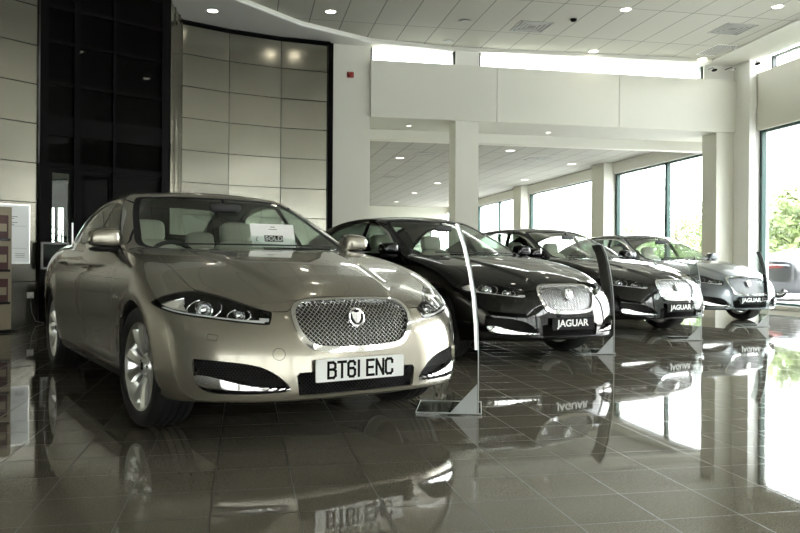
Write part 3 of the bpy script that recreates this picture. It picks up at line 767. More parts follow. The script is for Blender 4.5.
M['green']=mat('green window frame',(.012,.05,.042),.4)
M['darkframe']=mat('dark window frame',(.05,.06,.06),.4)
M['steelpanel']=mat('brushed steel panel',(.29,.28,.24),.19,.92,noise=(3,(.26,.25,.21)),bump=(8,.012))
M['blackglass']=mat('black glass',(.003,.003,.003),.03,spec=.06)
M['blackframe']=mat('black frame',(.004,.004,.004),.5,spec=.05)
M['darkwall']=mat('dark grey paint',(.10,.10,.095),.7)
M['lamp']=mat('downlight glow',(1,1,1),.5,emit=(1,.93,.78),es=9)
M['lamp2']=mat('far downlight glow',(1,1,1),.5,emit=(1,.96,.88),es=2)
M['asphalt']=mat('pale paving',(.42,.41,.39),.9,noise=(6,(.36,.35,.33)))
M['skyblock2']=mat('dark brick outside',(.12,.115,.105),.9)  # for the added block at the right, dark to tame reflections
M['skyblock']=mat('pale skyblock outside',(.55,.54,.50),.9)  # for the added blocks behind and left, pale to bounce light
M['grass']=mat('grass verge',(.16,.22,.07),.9,noise=(4,(.11,.17,.05)))
M['leaf']=mat('green leaves',(.10,.15,.04),.7,noise=(1.2,(.15,.20,.06)))
M['leaf2']=mat('yellow green leaves',(.17,.21,.07),.7,noise=(1.2,(.12,.17,.05)))
M['bark']=mat('bark',(.10,.08,.06),.9)
M['red']=mat('dark red print',(.045,.006,.005),.4)
M['paper']=mat('white paper',(.70,.72,.72),.5)
M['beige']=mat('beige print',(.26,.22,.15),.5)
M['grey']=mat('mid grey',(.22,.22,.22),.5)
M['redplastic']=mat('red plastic',(.25,.015,.01),.35)
F_=780.;CH=.92848;YAW=math.atan(156/780)
def ray(px): 
    c=(px-400)/F_;return (math.sin(YAW)+c*math.cos(YAW),math.cos(YAW)-c*math.sin(YAW))
def atz(px,py,z):
    """world x, y of the point at height z that this photograph position looks at"""
    d=F_*(z-CH)/(262-py);a,b=ray(px);return (a*d,b*d)
XR=10.8;YB=15.5;CZ=5.34;LZ=3.95
# ---- floor
f=MB();f.box(-14,XR+.1,-10,41.2,-.12,0);struct('floor',f,M['floor'])
# ---- ceilings
arc=[(-9.0,-9.9),(-3.2,2.5),(-2.2,6.5),(-1.35,10.),(-.95,11.6),(-.15,13.3),(1.01,14.45),(2.43,15.25),(4.2,15.49),(7.5,15.49),(9.9,15.2),(9.75,12.2),(9.6,5.),(9.6,-9.9)]
t=MB();t.prism(arc,'z',CZ+.03,CZ+.13);struct('ceiling',t,M['ctile'])
rg=MB();out=[(-9.2,-10),(-9.2,15.8),(10.9,15.8),(10.9,-10)]
# plain margin below the tiled field, as strips between its curved edge and the walls
left=arc[:9]
rg.prism(left+[(4.2,15.9),(-9.2,15.9),(-9.2,-9.9)],'z',CZ-.06,CZ+.2)
rg.prism([(9.9,15.2),(9.75,12.2),(XR,12.2),(XR,15.9),(9.9,15.9)],'z',CZ+.0,CZ+.2)
rg.prism([(9.75,12.2),(9.6,5),(9.6,-10),(XR,-10),(XR,12.2)],'z',CZ+.0,CZ+.2)
rg.prism([(4.2,15.49),(9.9,15.2),(9.9,15.9),(4.2,15.9)],'z',CZ-.04,CZ+.2)
struct('trim_1',rg,M['soffit'])
ed=MB();ed.tube([(x,y,CZ-.045) for x,y in left[3:]],.022,6);struct('trim_2',ed,M['whitewall'],smooth=True)
rf=MB();rf.box(-14,XR+.3,-10.2,15.9,CZ+.2,CZ+.5);struct('roof',rf,M['soffit'])
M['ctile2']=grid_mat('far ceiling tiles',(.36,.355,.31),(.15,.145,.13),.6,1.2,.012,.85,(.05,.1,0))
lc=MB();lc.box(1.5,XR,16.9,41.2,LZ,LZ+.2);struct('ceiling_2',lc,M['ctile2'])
so=MB();so.box(1.5,XR,YB+.25,16.9,3.85,4.3);so.box(1.5,XR,16.85,17.1,3.63,4.3);struct('trim_3',so,M['soffit'])
# ---- bulkhead over the opening and clerestory above
bk=MB()
for a,b in ((2.47,4.47-.006),(4.47+.394,7.35),(7.362,XR)):
    pass
for a,b in ((2.47,5.10),(5.112,7.83),(7.842,XR)): bk.box(a,b,YB-.08,YB+.25,3.85,4.99)
bk.box(2.3,XR,YB+.02,YB+.24,3.87,4.98)
struct('wall_back',bk,M['plaster'])
ww=MB();ww.box(1.68,2.47,YB,YB+.45,0,CZ+.2);struct('wall_inner',ww,M['plaster'])
w2=MB();w2.box(1.3,1.68,YB+.1,41.2,0,4.3);struct('wall_left_far',w2,M['plaster'])
w3=MB();w3.box(1.3,9.85,41,41.2,0,4.1);w3.box(9.85,XR,41,41.2,2.9,4.1);w3.box(9.85,XR,41,41.2,0,.3);struct('wall_back_far',w3,M['plaster'])
fw_=MB()
for x in (9.85,10.3,10.74): fw_.box(x,x+.06,40.98,41.04,.3,2.9)
struct('window_9',fw_,M['darkframe'])
# clerestory posts, frames and glass
ps=MB()
for x0,x1 in ((4.25,4.75),(9.9,10.8)): ps.box(x0,x1,YB+.02,YB+.3,4.98,CZ+.1)
struct('trim_4',ps,M['whitewall'])
def window(n,plane,u0,u1,z0,z1,muls=(),hbars=(),fm=None,w=.07,at=None,gl=True):
    """plane 'x' : glass lies in the plane x=at and u is y; plane 'y': glass in y=at and u is x"""
    fr=MB();fm=fm or M['green']
    def bx(mb,a,b,c,d,t):
        if plane=='x': mb.box(at-t,at+t,a,b,c,d)
        else: mb.box(a,b,at-t,at+t,c,d)
    bx(fr,u0,u0+w,z0,z1,.05);bx(fr,u1-w,u1,z0,z1,.05);bx(fr,u0,u1,z0,z0+w*.6,.05);bx(fr,u0,u1,z1-w*.6,z1,.05)
    for m_ in muls: bx(fr,m_-w/2,m_+w/2,z0,z1,.05)
    for h_ in hbars: bx(fr,u0,u1,h_-w*.4,h_+w*.4,.04)
    o=struct('window_%d'%n,fr,fm)
    if gl:
        g=MB();bx(g,u0+w*.5,u1-w*.5,z0+.02,z1-.02,.004);p=g.build('glass_pane',M['pane'],o)
    return o
window(1,'y',2.47,4.25,4.98,CZ,at=YB+.12,fm=M['darkframe'],w=.05)
window(2,'y',4.75,9.9,4.98,CZ,at=YB+.12,fm=M['darkframe'],w=.05)
# ---- columns
c1=MB();c1.box(4.25,4.74,YB+.001,YB+.5,0,3.86);struct('column_1',c1,M['plaster'])
c2=MB();c2.box(10.2,XR,YB+.001,YB+.55,0,3.86);struct('column_2',c2,M['plaster'])
c3=MB();c3.box(10.62,XR,14.95,YB,0,CZ+.2);struct('column_3',c3,M['whitewall'])
# ---- right wall: pilasters, head, upper panels, windows
rw=MB();rw.box(XR,XR+.3,-10,15.9,3.82,5.05);struct('wall_right',rw,M['plaster'])
rk=MB();rk.box(XR-.0,XR+.3,-10,41.2,-.1,.10);struct('trim_5',rk,M['whitewall'])
rh=MB();rh.box(XR,XR+.3,15.5,41.2,3.62,4.3);struct('wall_right_far',rh,M['whitewall'])
pil=[(21.6,22.45),(28.7,29.6),(35.6,36.5)]
for i,(a,b) in enumerate(pil):
    p=MB();p.box(10.5,XR+.3,a,b,0,LZ);struct('pilaster_%d'%(i+1),p,M['plaster'])
# main hall right windows
hw=[(14.95,9.0),(8.6,2.6),(2.2,-3.8),(-4.2,-9.9)]
pp=MB()
for a,b in ((9.0,8.6),(2.6,2.2),(-3.8,-4.2)): pp.box(XR-.15,XR+.3,b,a,0,CZ+.1)
pp.box(XR-.01,XR+.3,14.95,15.9,0,CZ+.2)
struct('column_4',pp,M['whitewall'])
for i,(a,b) in enumerate(hw): window(3+i,'x',b,a,.10,3.82,at=XR+.12,muls=((a+b)/2,),w=.09)
for i,(a,b) in enumerate(hw): window(10+i,'x',b,a-(.35 if i==0 else 0),5.05,CZ,at=XR+.12,fm=M['darkframe'],w=.06,muls=(b+1.6,b+3.2))
window(20,'x',16.2,21.6,.10,3.64,at=XR+.12,muls=(18.75,),w=.12)
window(21,'x',22.45,28.7,.10,3.64,at=XR+.12,w=.10)
window(22,'x',29.6,35.6,.10,3.64,at=XR+.12,muls=(32.5,),w=.10)
window(23,'x',36.5,41.,.10,3.64,at=XR+.12,w=.10)
# ---- wall behind the viewer, glazed on its right half
bw=MB();bw.box(-14,XR,-10.2,-10,3.6,CZ+.2);bw.box(-14,-9.0,-10.2,-10,0,3.6);bw.box(-3.9,-3.6,-10.2,-10,0,3.6);bw.box(.9,1.2,-10.2,-10,0,3.6);bw.box(5.9,6.2,-10.2,-10,0,3.6);bw.box(-1.5,XR,-10.2,-10,0,.3);struct('wall_front',bw,M['darkwall'])
window(34,'y',-9.0,-3.9,.3,3.6,at=-10.1,muls=(-6.4,),w=.09);window(31,'y',-3.6,.9,.3,3.6,at=-10.1,muls=(-1.3,),w=.09);window(32,'y',1.2,5.9,.3,3.6,at=-10.1,muls=(3.6,),w=.09);window(33,'y',6.2,10.7,.3,3.6,at=-10.1,muls=(8.4,),w=.09)
# ---- curved steel-panelled wall on the left with the dark glazed bay
cur=[(-9.1,3.2),(-7.1,7.2),(-5.2,10.0),(-4.28,11.1),(-3.55,11.80),(-2.98,12.33)]
cur2=[(-1.14,14.50),(-.29,14.92),(.68,15.22),(1.64,15.36)]
zj=[-.02,.62,1.20,1.78,2.36,2.94,3.52,4.09,4.67,5.28]
def panelled(name,pts,top):
    mb=MB();backing=MB()
    for (a,b) in zip(pts[:-1],pts[1:]):
        dx,dy=b[0]-a[0],b[1]-a[1];L=math.hypot(dx,dy);nx,ny=dy/L,-dx/L;nn=max(1,round(L/1.0)) if L>1.6 else 1
        for k in range(nn):
            p=(a[0]+dx*k/nn,a[1]+dy*k/nn);q=(a[0]+dx*(k+1)/nn,a[1]+dy*(k+1)/nn);g=.006/(L/nn)
            p2=(p[0]+(q[0]-p[0])*g,p[1]+(q[1]-p[1])*g);q2=(q[0]-(q[0]-p[0])*g,q[1]-(q[1]-p[1])*g)
            for z0,z1 in zip(zj[:-1],zj[1:]):
                mb.prism([p2,q2,(q2[0]-nx*.03,q2[1]-ny*.03),(p2[0]-nx*.03,p2[1]-ny*.03)],'z',z0+.006,min(z1,top)-.006)
            backing.prism([(p[0]-nx*.02,p[1]-ny*.02),(q[0]-nx*.02,q[1]-ny*.02),(q[0]-nx*.2,q[1]-ny*.2),(p[0]-nx*.2,p[1]-ny*.2)],'z',0,CZ+.1)
    o=struct(name,mb,M['steelpanel']);b=backing.build('backing',M['blackframe'],o)
    return o
panelled('wall_left',cur,5.2);panelled('wall_left_back',cur2,5.2)
tp=MB();tp.tube([(x-.0,y-.03,5.235) for x,y in cur2],.036,4);tp.box(1.60,1.70,15.30,15.42,0,5.24);struct('trim_6',tp,M['blackframe'])
lw=MB();lw.box(-9.4,-9.2,-10,3.3,0,CZ+.1);lw.box(-9.4,-9.0,3.0,3.4,0,CZ);struct('wall_side',lw,M['darkwall'])
# dark bay
A=(-2.98,12.33);B=(-1.23,13.42);Cc=(-1.12,14.52)
def bay_frame(a,b,us,zs,wd,th,mb,zz=(0,5.34)):
    dx,dy=b[0]-a[0],b[1]-a[1];L=math.hypot(dx,dy);ux,uy=dx/L,dy/L;nx,ny=uy,-ux
    def P(u,n): return (a[0]+ux*u+nx*n,a[1]+uy*u+ny*n)
    for u,w in us: mb.prism([P(u-w/2,-.05),P(u+w/2,-.05),P(u+w/2,th),P(u-w/2,th)],'z',*zz)
    for z,h in zs: mb.prism([P(0,-.05),P(L,-.05),P(L,th-.01),P(0,th-.01)],'z',z-h/2,z+h/2)
    return L,P
bf=MB();L,P=bay_frame(A,B,[(.06,.12),(.52,.05),(.56,.05),(1.12,.05),(1.98,.14)],[(5.25,.16),(4.72,.05),(4.20,.05),(3.58,.05),(2.95,.30),(2.35,.08)],.05,.05,bf)
fo=struct('window_40',bf,M['blackframe'])
g=MB();g.prism([P(0.02,-.03),P(L,-.03),P(L,0),P(0.02,0)],'z',2.3,5.3);g.prism([P(1.12,-.03),P(L,-.03),P(L,0),P(1.12,0)],'z',0,2.3);g.build('dark_glass',M['blackglass'],fo)
sf_=MB();bay_frame(B,Cc,[(.05,.05),(.45,.03),(.85,.03),(1.08,.05)],[(5.2,.08),(3.2,.03)],.05,.02,sf_);s_o=struct('window_41',sf_,M['steelpanel'])
g2=MB();L2,P2=bay_frame(B,Cc,[],[],.05,.02,MB());g2.prism([P2(0,-.03),P2(L2,-.03),P2(L2,0),P2(0,0)],'z',0,5.3);g2.build('dark_glass',M['steelpanel'],s_o)
# glazed door leaf standing in the bay
dr=MB();bay_frame(A,B,[(.15,.08),(.48,.06),(.60,.06),(1.08,.06)],[(2.28,.08),(.10,.2)],.05,.02,dr,(0,2.3));do=struct('door_1',dr,M['blackframe'])
dc_=MB();dc_.prism([P(.15,-.02),P(.48,-.02),P(.48,-.01),P(.15,-.01)],'z',.15,2.25);dc_.build('door_glass',M['sideglass'],do)
lb=MB();lb.box(-4.9,-4.8,13.0,16.5,0,2.5);lb.box(-4.9,-2.3,13.2,16.6,2.45,2.55);lb.box(-2.35,-2.25,13.0,16.5,0,2.5)
for a,b,c,d in ((-4.9,-3.80,0,2.5),(-3.52,-2.25,0,2.5),(-3.80,-3.52,0,1.27),(-3.80,-3.52,1.98,2.5),(-3.69,-3.64,1.27,1.98)): lb.box(a,b,16.5,16.6,c,d)
struct('wall_lobby',lb,M['blackframe'])
sr=MB()
for k in range(4): sr.tube([(-4.3,15.8,1.80-k*.12),(-2.6,15.8,1.25-k*.12)],.012,6)
for x in (-4.2,-3.4,-2.7): sr.tube([(x,15.8,0),(x,15.8,1.75-(x+4.3)*.32)],.015,6)
tag(sr.build('stair_railing',M['blackframe']),'dark stair railing seen through the glass door in the black bay','railing')
dg_=MB();dg_.prism([P(.60,-.02),P(1.08,-.02),P(1.08,-.01),P(.60,-.01)],'z',.15,2.25);dg_.build('door_glass',M['blackglass'],do)
hd=MB();hd.tube([(*P(.47,.07),.75),(*P(.47,.07),1.5)],.015,8);hd.build('door_handle',M['brush'],do,smooth=True)
# ---- downlights
def downlight(x,y,z,r,lab,grp,m,ring=True):
    l=MB();l.lathe([(0,-.004),(r,-.004),(r,.02)],20,'z',Matrix.Translation((x,y,z)))
    o=empty('ceiling_downlight',(0,0,0));tag(o,lab,'ceiling light',grp)
    l.build('lamp_face',m,o)
    c=MB();c.lathe([(r,.0),(r,-.010),(r*1.3,-.008),(r*1.32,.0)],20,'z',Matrix.Translation((x,y,z)));c.build('lamp_ring',M['whitewall'],o,smooth=True)
    return o
G1='recessed downlights in the ceilings'
vis=[((211,11),CZ-.06,'round downlight in the plain soffit above the left end of the steel wall'),
((329,11),CZ+.03,'round tiled-ceiling downlight leftmost, above the small red wall sounder'),
((624,7),CZ+.03,'round tiled-ceiling downlight at the top edge right of centre'),
((592,49),CZ+.03,'round tiled-ceiling downlight nearest the middle of the long clerestory strip'),
((776,3),CZ+.03,'round tiled-ceiling downlight at the top right corner of the picture'),
((701,56),CZ+.03,'round tiled-ceiling downlight beside the slotted vent near the corner')]
for (a,b),z,lab in vis:
    x,y=atz(a,b,z);downlight(x,y,z,.085,lab,G1,M['lamp'])
low=[((399,157),'far-room downlight left of the middle pillar, the nearest and largest'),((509.5,149),'far-room downlight just right of the middle pillar, nearest'),((571,162),'far-room downlight rightmost, above the wide bright window'),
((524,178),'far-room downlight right of the pillar and second from it in depth'),((437,182),'far-room downlight close to the left edge of the middle pillar'),((414,192),'far-room downlight left of the pillar, between two rows'),((396,201),'far-room downlight low down near the far wall')]
for (a,b),lab in low:
    x,y=atz(a,b,LZ);downlight(x,y,LZ,.11,lab,G1,M['lamp2'])
for (a,b),lab in (((408,124.7),'tiny downlight under the cream bulkhead left of the pillar'),((547.5,130.5),'tiny downlight under the cream bulkhead right of the pillar')):
    x,y=atz(a,b,3.85);downlight(x,max(y,YB+.5),3.85,.05,lab,G1,M['lamp2'])
for x in (1.5,4.0,6.5,9.0):
    for y in (9.6,6.9,4.2,1.5,-1.2,-3.9,-6.6):
        downlight(x,y,CZ+.03,.085,'round downlight in the tiled ceiling above and behind the viewer','overhead downlights outside the frame',M['lamp'])
# ---- ceiling fittings
def diffuser(px,py,z,s,lab,slot=False):
    x,y=atz(px,py,z);o=empty('ceiling_vent');tag(o,lab,'air vent')
    if not slot:
        for k in range(4):
            a=s*(1-.22*k);m=MB()
            for (p,q) in (((-a,-a),(a,-a+.03)),((-a,a-.03),(a,a)),((-a,-a),(-a+.03,a)),((a-.03,-a),(a,a))): m.box(x+p[0],x+q[0],y+p[1],y+q[1],z-.012+.003*k,z+.01)
            m.build('louvre',M['grey2'],o)
        m=MB();m.box(x-s,x+s,y-s,y+s,z-.002,z+.01);m.build('plate',M['grey3'],o)
    else:
        m=MB();m.box(x-.22,x+.22,y-.4,y+.4,z-.006,z+.01);m.build('plate',M['whitewall'],o)
        for k in range(7):
            m=MB();m.box(x-.19+k*.06,x-.165+k*.06,y-.36,y+.36,z-.012,z);m.build('slat',M['grey3'],o)
M['grey2']=mat('vent grey',(.42,.42,.39),.6);M['grey3']=mat('vent dark grey',(.24,.24,.22),.7)
diffuser(530,25,CZ+.03,.32,'square grey air diffuser in the tiled ceiling at top centre')
diffuser(731,26,CZ+.03,.32,'square grey air diffuser in the tiled ceiling near the right corner')
diffuser(715,47,CZ+.03,.2,'slotted rectangular vent grille beside a downlight near the corner',True)
diffuser(425,153,LZ,.3,'square diffuser in the far-room ceiling left of the pillar')
diffuser(537,157,LZ,.3,'square diffuser in the far-room ceiling right of the pillar')
diffuser(392,176,LZ,.3,'square diffuser deep in the far-room ceiling at the left')
for (a,b,lab) in ((572,17,'small dark smoke detector in the tiled ceiling, left of the top centre downlight'),(463,20,'pale round speaker in the tiled ceiling left of the diffuser'),(447,40,'pale round speaker in the tiled ceiling above the first clerestory strip'),(733,44,'small white smoke detector in the tiled ceiling near the corner')):
    x,y=atz(a,b,CZ+.03);m=MB();r=.06 if 'smoke' in lab else .11
    m.lathe([(r,.0),(r*.95,-.03),(r*.6,-.05),(0,-.052)] if 'smoke' in lab else [(r,0),(r,-.012),(r*.9,-.014),(0,-.006)],20,'z',Matrix.Translation((x,y,CZ+.03)))
    o=m.build('smoke_detector' if 'smoke' in lab else 'ceiling_speaker',M['blackframe'] if 'dark' in lab else M['grey2'],smooth=True);tag(o,lab,'smoke detector' if 'smoke' in lab else 'speaker')
# floodlights / cameras in the corner
for i,(x,y,z,lab,cat,nm) in enumerate(((10.0,15.30,5.16,'small dark camera on the clerestory end, leftmost of the corner devices','security camera','security_camera'),
    (10.42,15.25,5.18,'white security camera bracketed on the corner, middle of the three devices','security camera','security_camera'),(10.66,14.75,5.2,'dark camera on the right wall beside the corner, highest of the three','security camera','security_camera'))):
    o=empty(nm,(x,y,z));tag(o,lab,cat)
    m=MB();m.box(-.035,.035,-.07,.05,-.02,.02);m.build('camera_body',M['blackframe'] if i!=1 else M['whitewall'],o,bevel=.008)
    m=MB();m.tube([(0,0,.02),(0,.06,.07)]+([(0,.30,.07)] if i<2 else [(.2,.06,.07)]),.012,6);m.build('bracket',M['grey'],o)
    m=MB();m.lathe([(0,-.08),(.015,-.08),(.016,-.06)],16,'y');m.build('lens',M['gloss'],o)
# red sounder on the white wall
x=2.06;o=empty('alarm_sounder',(x,YB+.004,4.68));tag(o,'small red fire alarm sounder high on the cream wall beside the steel panels','alarm')
m=MB();m.box(-.07,.07,-.03,0,-.06,.06);m.build('base',M['redplastic'],o,bevel=.01)
m=MB();m.lathe([(0,-.09),(.035,-.088),(.05,-.06),(.055,-.03)],20,'y');m.build('horn',M['redplastic'],o,smooth=True)
# sockets on the corner column (seen mirrored in the floor)
m=MB();m.box(10.76,10.84,14.94,14.95,2.0,2.08)
# ---- things by the left wall
dx,dy=(-2.98+3.55),(12.33-11.80);LL=math.hypot(dx,dy);ux,uy=dx/LL,dy/LL;nx,ny=uy,-ux
def wallpt(u,n,z): return Vector((-3.55+ux*u+nx*n,11.80+uy*u+ny*n,z))
def wbox(mb,u0,u1,n0,n1,z0,z1): mb.prism([tuple(wallpt(u,n,0)[:2]) for u,n in ((u0,n0),(u1,n0),(u1,n1),(u0,n1))],'z',z0,z1)
o=empty('wall_poster');tag(o,'white printed notice sheet on the steel wall behind the brochure stand','poster')
m=MB();wbox(m,-.15,.62,.012,.03,.90,1.72);m.build('sheet',M['paper'],o)
m=MB()
for k in range(6): wbox(m,.10,.45-.05*(k%3),.030,.032,1.55-k*.028,1.56-k*.028)
for k in range(3): wbox(m,.42,.56,.030,.032,1.02-k*.025,1.028-k*.025)
wbox(m,-.1,.58,.030,.0315,1.42,1.424);wbox(m,-.1,.58,.030,.0315,1.10,1.104)
m.build('print_lines',M['grey'],o)
m=MB();wbox(m,-.17,.64,.008,.02,.88,.90);wbox(m,-.17,.64,.008,.034,1.72,1.735);wbox(m,.62,.635,.008,.034,.88,1.73);m.build('frame',M['brush'],o)
# brochure stand
bx_,by_=-3.19,10.83
o=empty('brochure_stand',(bx_,by_,0),.6);tag(o,'tall brochure stand with dark red and beige leaflets at the left edge','display stand')
m=MB();m.box(-.25,.25,-.03,.03,.0,1.62);m.build('panel',M['beige'],o)
m=MB();m.box(-.28,.28,-.18,.12,0,.03);m.build('base',M['blackframe'],o)
for k,z in enumerate((.36,.78,1.18)):
    m=MB();m.box(-.22,.22,-.075,-.03,z,z+.03);m.prism([(-.08,z),(-.03,z),(-.03,z+.02)],'x',-.22,.22);sh=m.build('shelf',M['gloss'],o)
    for q in range(2):
        m=MB();m.box(-.20+q*.21,-.01+q*.21,-.055,-.045,z+.02,z+.33);lf=m.build('leaflet',M['red'],o)
        m=MB();m.box(-.18+q*.21,-.03+q*.21,-.058,-.055,z+.12,z+.22);m.build('leaflet_picture',M['beige'] if q else M['grey'],lf)
# black speaker-like cabinet and plug
p=wallpt(.93,.28,0);o=empty('black_cabinet',p,math.atan2(uy,ux));tag(o,'small black floor cabinet standing by the steel wall left of the beige car','cabinet')
m=MB();m.box(-.11,.11,-.14,.14,0,.60);m.build('body',M['gap'],o,bevel=.004)
m=MB();m.box(-.10,.10,-.148,-.14,.05,.56);m.build('front_panel',M['blackframe'],o)
o=empty('wall_socket',wallpt(.66,.0,.42),math.atan2(uy,ux));tag(o,'double plug socket with a dangling cable low on the steel wall','socket')
m=MB();m.box(-.05,.05,-.02,0,-.045,.045);m.build('face_plate',M['white'],o,bevel=.004)
m=MB();m.box(-.03,.01,-.06,-.02,-.02,.03);m.build('plug',M['white'],o,bevel=.006)
m=MB();m.tube([(-.01,-.05,-.02),(-.02,-.06,-.12),(.0,-.05,-.25),(.05,-.07,-.38),(.16,-.1,-.41)],.006,6);m.build('cable',M['grey'],o,smooth=True)
o=empty('picture_frame',(*P(.10,.10),1.0),math.atan2(B[1]-A[1],B[0]-A[0]));tag(o,'small dark framed box fixed low beside the black glazed door','frame')
m=MB()
for (a,b,c,d) in ((-.1,.3,-.2,-.17),(-.1,.3,.17,.2),(-.1,-.07,-.2,.2),(.27,.3,-.2,.2)): m.box(a,b,-.03,0,c,d)
m.build('surround',M['grey'],o);m=MB();m.box(-.08,.28,-.01,0,-.18,.18);m.build('face',M['gloss'],o)
# ---- edge-on information stands between the cars
def info_stand(px,py,lab,dark,rz,h=1.17,thin=False):
    d=F_*CH/(py-262);a,b=ray(px);x,y=a*d,b*d
    o=empty('price_stand',(x,y,0),rz);tag(o,lab,'display stand','acrylic price stands in front of the cars')
    # local +y runs away from the viewer along the panel, local -x is where the panel leans
    prof=[(0,.012),(0,.40),(-.006,.55),(-.02,.72),(-.045,.88),(-.08,1.03),(-.125,h)]
    def sheet(mb,p,y0,y1,t):
        n=len(p);vs=[]
        for (u,z) in p:
            for yy in (y0,y1):
                vs+=[(u-t/2,yy,z),(u+t/2,yy,z)]
        fs=[]
        for i in range(n-1):
            k=i*4;fs+=[(k,k+4,k+6,k+2),(k+1,k+3,k+7,k+5),(k,k+1,k+5,k+4),(k+2,k+6,k+7,k+3)]
        fs+=[(0,2,3,1),(4*n-4,4*n-3,4*n-1,4*n-2)];mb.add(vs,fs)
    m=MB();sheet(m,prof,0,.42,.008);m.build('acrylic_panel',M['acrylic'],o)
    if dark:
        y1=.14 if thin else .40
        m=MB();sheet(m,[(u-.012,z) for u,z in prof[1:]],.03,y1,.010);m.build('information_board',dark,o)
        m=MB();sheet(m,[(u-.014,z) for u,z in prof[1:]],.008,.026,.016);m.build('edge_strip',M['brush'] if dark is M['grey'] else dark,o)
    m=MB();sheet(m,prof,-.004,0,.007);m.build('panel_edge',M['frost'],o)
    m=MB();m.prism([(-.38,0),(-.34,.12),(.02,.0)],'z',.0,.012);m.v=[];m.f=[];m.box(-.38,.02,0,.42,.0,.012);bp=m.build('base_plate',M['acrylic'],o);m=MB();m.tube([(-.38,0,.012),(.02,0,.012),(.02,.42,.012),(-.38,.42,.012)],.0035,4,closed=True);m.build('plate_edge',M['frost'],bp)
    m=MB();m.prism([(-.17,.012),(-.006,.012),(-.006,.19)],'y',.01,.02);m.build('gusset',M['frost'],o)
    return o
M['board']=mat('charcoal board',(.03,.028,.025),.3)
M['frost']=mat('pale grey plastic',(.52,.54,.55),.3)
R17=-math.atan2(.294,.961)
info_stand(479,414.5,'clear acrylic price stand beside the beige car, chrome strip edge-on',M['grey'],R17)
info_stand(614.5,352.5,'acrylic price stand with dark curved board in front of the nearest black car',M['board'],R17+.09,1.13)
info_stand(702,338,'acrylic price stand in front of the farther black car, left of the silver car',None,R17,1.0)
info_stand(769,324,'acrylic price stand at the right end beside the silver car',M['gloss'],R17,1.13,True)
# ---- outside
g=MB();g.box(XR+.3,90,-60,90,-.25,-.02);g.box(-60,XR+.3,-60,-10.2,-.25,-.02);struct('ground',g,M['asphalt'])
g=MB();g.box(-40,40,-27,-26,0,9);struct('sky_block_behind',g,M['skyblock'])  # added unseen block: cuts the sky behind the viewer, returns softer light
g=MB();g.box(-24,-23,-40,10,0,8);struct('sky_block_side',g,M['skyblock'])  # added unseen block: limits sky light from the left likewise
g=MB();g.box(33,34,-40,4,0,10);struct('sky_block_right',g,M['skyblock2'])  # added unseen dark block: keeps low bright sky out of the car reflections
g=MB();g.box(32,90,-60,90,-.02,.05);g=g.build('grass_verge',M['grass']);tag(g,kind='structure')
kb=MB();kb.box(31.6,32,-60,90,-.02,.14);struct('trim_7',kb,M['soffit'])
for nm_,x,y,w_,d_,h_ in (('wall_outside',52,-20,.5,130,1.1),):
    g=MB();g.box(x,x+w_,y,y+d_,0,h_);struct(nm_,g,M['soffit'])
def tree(x,y,h,r,lab,m,seed):
    rnd=random.Random(seed);o=empty('tree',(x,y,0));tag(o,lab,'tree','leafy trees beyond the windows')
    tr=MB();tr.tube([(0,0,0),(.1,0,h*.3),(0,.1,h*.6),(.1,0,h*.85)],[.2,.16,.1,.04],8)
    for k in range(7):
        a=rnd.random()*6.28;tr.tube([(0,0,h*(.25+.07*k)),(r*.5*math.cos(a),r*.5*math.sin(a),h*(.42+.07*k))],[.07,.02],5)
    tr.build('trunk',M['bark'],o,smooth=True)
    cr=MB();blobs=[(rnd.uniform(-.6,.6)*r,rnd.uniform(-.6,.6)*r,h*rnd.uniform(.10,.85),r*rnd.uniform(.35,.6)) for _ in range(13)]
    for (bx,by,bz,br) in blobs:
        for _ in range(330):
            v=Vector((rnd.gauss(0,1),rnd.gauss(0,1),rnd.gauss(0,1))).normalized()*br*rnd.uniform(.72,1.08);v.z*=.8
            s_=rnd.uniform(.09,.19);u=Vector((rnd.gauss(0,1),rnd.gauss(0,1),rnd.gauss(0,1))).normalized();w=u.orthogonal().normalized();c=Vector((bx,by,bz))+v
            cr.add([c-u*s_,c+w*s_*.6,c+u*s_,c-w*s_*.6],[(0,1,2,3)])
    me=bpy.data.meshes.new('crown');me.from_pydata(cr.v,[],cr.f);me.materials.append(m);c=bpy.data.objects.new('crown',me);COL.objects.link(c);c.parent=o
tl_=[]
def rayx(px,X):
    a,b=ray(px);return X*b/a
for i,(px,X,h,r,lab,m) in enumerate((
 (622,34,5.0,2.8,'low leafy tree seen at the left pane of the green-mullioned window','leaf2'),
 (648,42,5.4,2.8,'round leafy tree seen just left of the green mullion','leaf'),
 (676,34,5.9,3.0,'tall leafy tree seen just right of the green mullion','leaf2'),
 (700,43,6.6,3.0,'leafy tree half hidden behind the corner column','leaf'),
 (775,24,4.4,2.5,'bright leafy tree seen in the large right window beside the green frame','leaf2'),
 (792,31,6.0,3.0,'tallest leafy tree seen at the right edge of the picture','leaf'),
 (815,20,4.6,2.4,'leafy tree beyond the right edge of the large window','leaf2'),
 (745,36,5.5,2.6,'leafy tree hidden behind the white pilaster','leaf'),
 (600,48,4.8,2.8,'small distant tree low in the wide bright window','leaf2'))):
    tree(X,rayx(px,X),h,r,lab,M[m],i+3)
SKY=6.0;SUN=1.0;EXPO=1.82;ROLL=.0065
